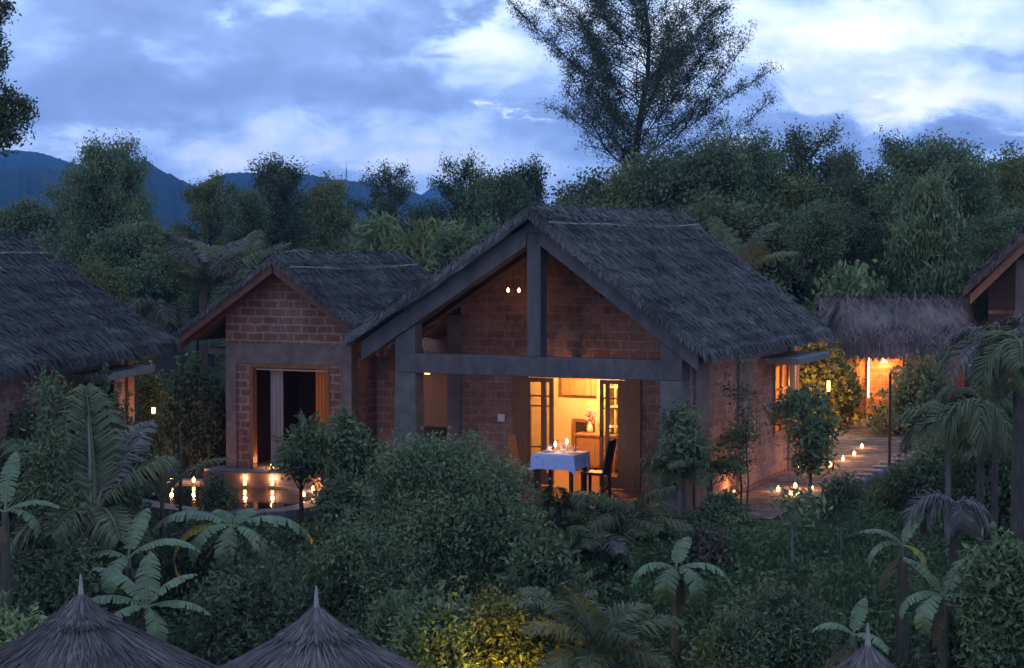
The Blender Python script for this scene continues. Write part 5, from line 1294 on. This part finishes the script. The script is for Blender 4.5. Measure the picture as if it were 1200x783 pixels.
# bananas
p = at(272, 612, 27.6)
def ban(px, py, Y, label, leaves, seed, lean=(0, 0)):
    p = at(px, py, Y); g = gz(p.x, p.y); return banana(label, p.x, p.y, p.z - g, leaves, seed, g, lean)
ban(272, 618, 27.6, 'large banana plant with a yellowing leaf, left of the central bush',
    [(178, 1.25, 0.40, 38, 75, None), (200, 1.4, 0.36, 30, 120, L_BAN_YEL), (225, 1.0, 0.28, 20, 110, None), (0, 1.35, 0.42, 40, 95, None), (330, 0.9, 0.28, 10, 90, None), (120, 0.7, 0.28, 50, 60, None), (60, 0.7, 0.26, 50, 60, None), (270, 0.8, 0.26, 20, 110, None)], 301)
ban(172, 712, 23.4, 'low banana plant with spread leaves behind the left parasol',
    [(180, 0.8, 0.26, 35, 60, None), (150, 0.9, 0.26, 62, 55, None), (0, 0.8, 0.24, 25, 50, None), (20, 0.75, 0.24, 55, 60, None), (300, 0.6, 0.22, 10, 100, None), (90, 0.8, 0.25, 75, 40, None), (220, 0.7, 0.24, 15, 70, None)], 302)
ban(150, 655, 25.5, 'dim banana plant above the low one at left', [(180, 0.8, 0.26, 30, 80, None), (10, 0.9, 0.26, 40, 80, None), (80, 0.9, 0.24, 70, 50, None), (250, 0.7, 0.24, 20, 110, None)], 303)
ban(792, 668, 25.6, 'banana plant with drooping leaves on the slope right of centre',
    [(180, 0.85, 0.27, 42, 95, None), (0, 0.95, 0.27, 38, 90, None), (250, 0.75, 0.27, 30, 160, None), (310, 0.85, 0.25, 40, 165, None), (70, 0.6, 0.2, 75, 60, None)], 304)
ban(1106, 700, 22.6, 'banana plant at lower right beside the dead frond', [(185, 0.75, 0.24, 35, 100, None), (150, 0.7, 0.24, 75, 45, None), (30, 0.75, 0.22, 62, 35, None), (225, 0.7, 0.22, 25, 120, None), (0, 0.5, 0.16, 20, 60, None)], 305)
ban(1058, 640, 24.5, 'narrow banana plant with a hanging yellow leaf right of the slope', [(175, 0.6, 0.18, 55, 70, None), (200, 0.6, 0.18, 40, 110, None), (330, 0.6, 0.17, 10, 120, L_BAN_YEL), (20, 0.6, 0.2, 70, 50, None)], 306)
ban(1000, 745, 21.8, 'small banana plant by the parasol tip', [(170, 0.5, 0.17, 55, 80, None), (330, 0.5, 0.17, 30, 90, None), (60, 0.5, 0.16, 70, 40, None)], 307)
ban(6, 600, 24.0, 'banana plant at the left edge with one long arching leaf', [(5, 0.75, 0.2, 30, 60, None), (340, 0.6, 0.2, 30, 110, L_BAN), (80, 0.8, 0.2, 70, 40, None), (180, 0.8, 0.2, 30, 60, None)], 308)
# palms
palm_at(112, 610, 26.6, 'broad young palm with tall feathery fronds at left', 1, 0.1, 0.1, 400, tr=0.12, leaflets=4) if False else None
p = at(112, 600, 26.6); g = gz(p.x, p.y)
palm('palm_tree', 'broad young palm with tall feathery fronds at left', p.x, p.y, p.z - g, 0.10,
     [(110, 2.0, 82, 38, 0.62, None), (165, 1.7, 58, 40, 0.6, None), (185, 1.6, 38, 60, 0.55, None), (15, 1.35, 62, 50, 0.45, None), (60, 1.7, 72, 48, 0.45, L_PALM_DRY), (250, 1.2, 30, 70, 0.5, None), (300, 1.2, 30, 80, 0.5, None), (200, 1.5, 20, 80, 0.5, None), (330, 1.1, 15, 80, 0.45, None)], seed=401)
p = at(190, 590, 31.5); palm('palm_tree', 'slim palm with one long arching frond left of the small hut', p.x, p.y, 0.9, 0.04, [(12, 1.5, 72, 75, 0.22, None), (150, 1.2, 60, 80, 0.22, None), (80, 1.0, 75, 60, 0.2, None)], seed=402)
palm_at(655, 598, 31.0, 'small palm in front of the dining table', 9, 0.75, 0.28, 403, tr=0.05, r0=25, r1=75, bend=80)
palm_at(738, 612, 30.2, 'low fan palm in front of the right door leaf', 12, 0.95, 0.36, 404, tr=0.08, r0=5, r1=75, bend=70)
palm_at(708, 640, 29.2, 'fan palm with greyish hanging skirt below the porch', 10, 0.85, 0.32, 405, tr=0.08, r0=-20, r1=60, bend=90, mats=(None, None, L_PALM_DRY))
palm_at(790, 548, 32.2, 'small feathery palm beside the right porch column', 8, 0.7, 0.26, 406, tr=0.05, r0=10, r1=70, bend=90)
palm_at(832, 552, 31.8, 'feather palm at the side wall foot', 7, 0.75, 0.26, 407, tr=0.05, r0=30, r1=75, bend=80)
palm_at(700, 765, 22.3, 'palm at the bottom edge lit greenish from below', 13, 1.0, 0.36, 408, tr=0.07, r0=15, r1=85, bend=60)
palm_at(655, 735, 23.8, 'smaller olive palm behind the bottom palm', 9, 0.8, 0.3, 409, tr=0.06, r0=20, r1=80, bend=60)
palm_at(1112, 496, 30.5, 'coconut palm with sweeping fronds right of the path', 10, 1.15, 0.38, 410, tr=0.05, r0=15, r1=65, bend=95, leaflets=60, tmat=M_BARK_PALE)
palm_at(1168, 402, 27.5, 'tall palm with a pale upright frond near the right edge', 8, 1.1, 0.34, 411, tr=0.045, leaflets=60, r0=20, r1=75, bend=110, mats=(None, L_PALM_DRY))
palm_at(1150, 470, 25.8, 'palm with grey-green hanging leaves before the right hut', 9, 1.0, 0.38, 412, tr=0.05, leaflets=60, r0=0, r1=50, bend=120)
# dead hanging frond
p = at(1118, 640, 24.8); g = gz(p.x, p.y)
palm('dead_palm', 'dead grey palm with frond drooping like an arch at right', p.x, p.y, at(1112, 590, 24.8).z - g, 0.06,
     [(186, 1.05, 55, 175, 0.34, L_PALM_DRY), (200, 0.8, 45, 170, 0.3, L_PALM_DRY), (350, 0.6, 40, 150, 0.34, L_PALM_DRY), (280, 0.5, 30, 150, 0.3, L_PALM_DRY)], L_PALM_DRY, seed=420)
# dark palm trunk on the right edge, bamboo canes at left, post by path
p = at(1192, 600, 23.5); g = gz(p.x, p.y)
palm('palm_tree', 'thick dark palm trunk at the right edge with fronds above', p.x, p.y, at(1196, 400, 23.5).z - g, 0.075, fan(8, 0.9, 0.34, 430, -10, 50, 100), seed=431)
for i, (px, yt, yb, Y) in enumerate(((105, 488, 575, 28.5), (8, 600, 700, 24.6), (211, 500, 575, 33))):
    p = at(px, yb, Y); g = gz(p.x, p.y); h = at(px, yt, Y).z - g
    o = MB().tube([(0, 0, -0.2), (0.01, 0, h * 0.5), (0.0, 0.02, h)], [0.035, 0.03, 0.022], 8).build('cane_stake', M_BAMBOO if i < 2 else M_BARK, None, True); o.location = (p.x, p.y, g)
    tag(o, ['pale upright stake among the left palm fronds', 'pale upright stake at the lower left edge', 'brown upright stake left of the pool candles'][i], 'stake')
p = atz(1042, 560, -0.2); g = gz(p.x, p.y); h = 2.1
o = MB().tube([(0, 0, -0.2), (0, 0, h)], [0.034, 0.03], 9).build('garden_post', M_WOOD_DK, None); o.location = (p.x, p.y, g); tag(o, 'dark upright post beside the far end of the path', 'post')
# uplight in the bottom shrubs
p = at(578, 783, 22.9); g = gz(p.x, p.y)
e = empty('ground_uplight', (p.x, p.y, g + 0.0), 0, 'ground spotlight glowing yellow among the bottom shrubs', 'uplight')
MB().lathe([(0.05, 0.0), (0.06, 0.10), (0.05, 0.11)], k=12).build('housing', M_METAL, e); MB().lathe([(0.045, 0.112), (0.04, 0.118)], k=12).build('lens', G_LAMP, e)
lamp('light', (0, -0.35, 0.75), 55, (1.0, 0.72, 0.10), 0.06, e)

# ------------------------------------------------------------------ ground cover
rs = R0(500); C = []
for i in range(9000):
    px = -30 + 1260 * rs.rand(); Y = 20 + 15 * rs.rand() ** 0.8; x = (px - 600) / 2200 * Y; u, v = uv_of(x, Y)
    if v > -0.25 and u < 4.5: continue
    if -9.5 < u < -3.0 and v > -1.3: continue
    q = math.sin(x * 0.9 + 2) * math.cos(Y * 0.8) + 0.5 * rs.randn()
    C.append((x, Y, gz(x, Y) + 0.04 + 0.16 * rs.rand() * (1.5 if q > 0.3 else 0.6)))
C = np.array(C); C2 = np.repeat(C, 9, axis=0) + rs.randn(len(C) * 9, 3) * [0.12, 0.12, 0.04]
tag(MB().quads(kites(C2, 0.11, 0.05, rs, 0.2)).build('ground_cover', L_GRASS), 'low leafy ground cover over the garden slope', kind='stuff')
n = 60000; px = 740 + 480 * rs.rand(n); Y = 26 + 18 * rs.rand(n) ** 1.1; x = (px - 600) / 2200 * Y
keep = [];
for a, b in zip(x, Y):
    u, v = uv_of(a, b)
    if (v < -0.2 or u > 4.6): keep.append((a, b, gz(a, b)))
K = np.array(keep); n = len(K); h = 0.09 + 0.10 * rs.rand(n); ang = rs.rand(n) * 6.283; w = 0.012
tip = K + np.stack([rs.randn(n) * 0.05, rs.randn(n) * 0.05, h], axis=1); dx = np.stack([np.cos(ang) * w, np.sin(ang) * w, 0 * ang], axis=1)
tag(MB().quads(np.stack([K - dx, K + dx, tip + dx * 0.15, tip - dx * 0.15], axis=1)).build('grass', L_GRASS), 'short grass on the slope right of the bungalow', kind='stuff')

# ------------------------------------------------------------------ evening haze
HAZE = 0.00030
mh = bpy.data.materials.new('haze'); mh.use_nodes = True; nh = mh.node_tree; nh.nodes.clear()
oh = nh.nodes.new("ShaderNodeOutputMaterial"); vh = nh.nodes.new("ShaderNodeVolumePrincipled")
vh.inputs['Color'].default_value = (0.22, 0.55, 1.0, 1); vh.inputs['Density'].default_value = HAZE; vh.inputs['Anisotropy'].default_value = 0.2
nh.links.new(vh.outputs[0], oh.inputs['Volume'])
o = MB().box(-2400, 2400, -60, 2900, -4.0, 150).build('haze', mh); tag(o, 'thin blue evening haze over the valley', kind='stuff')
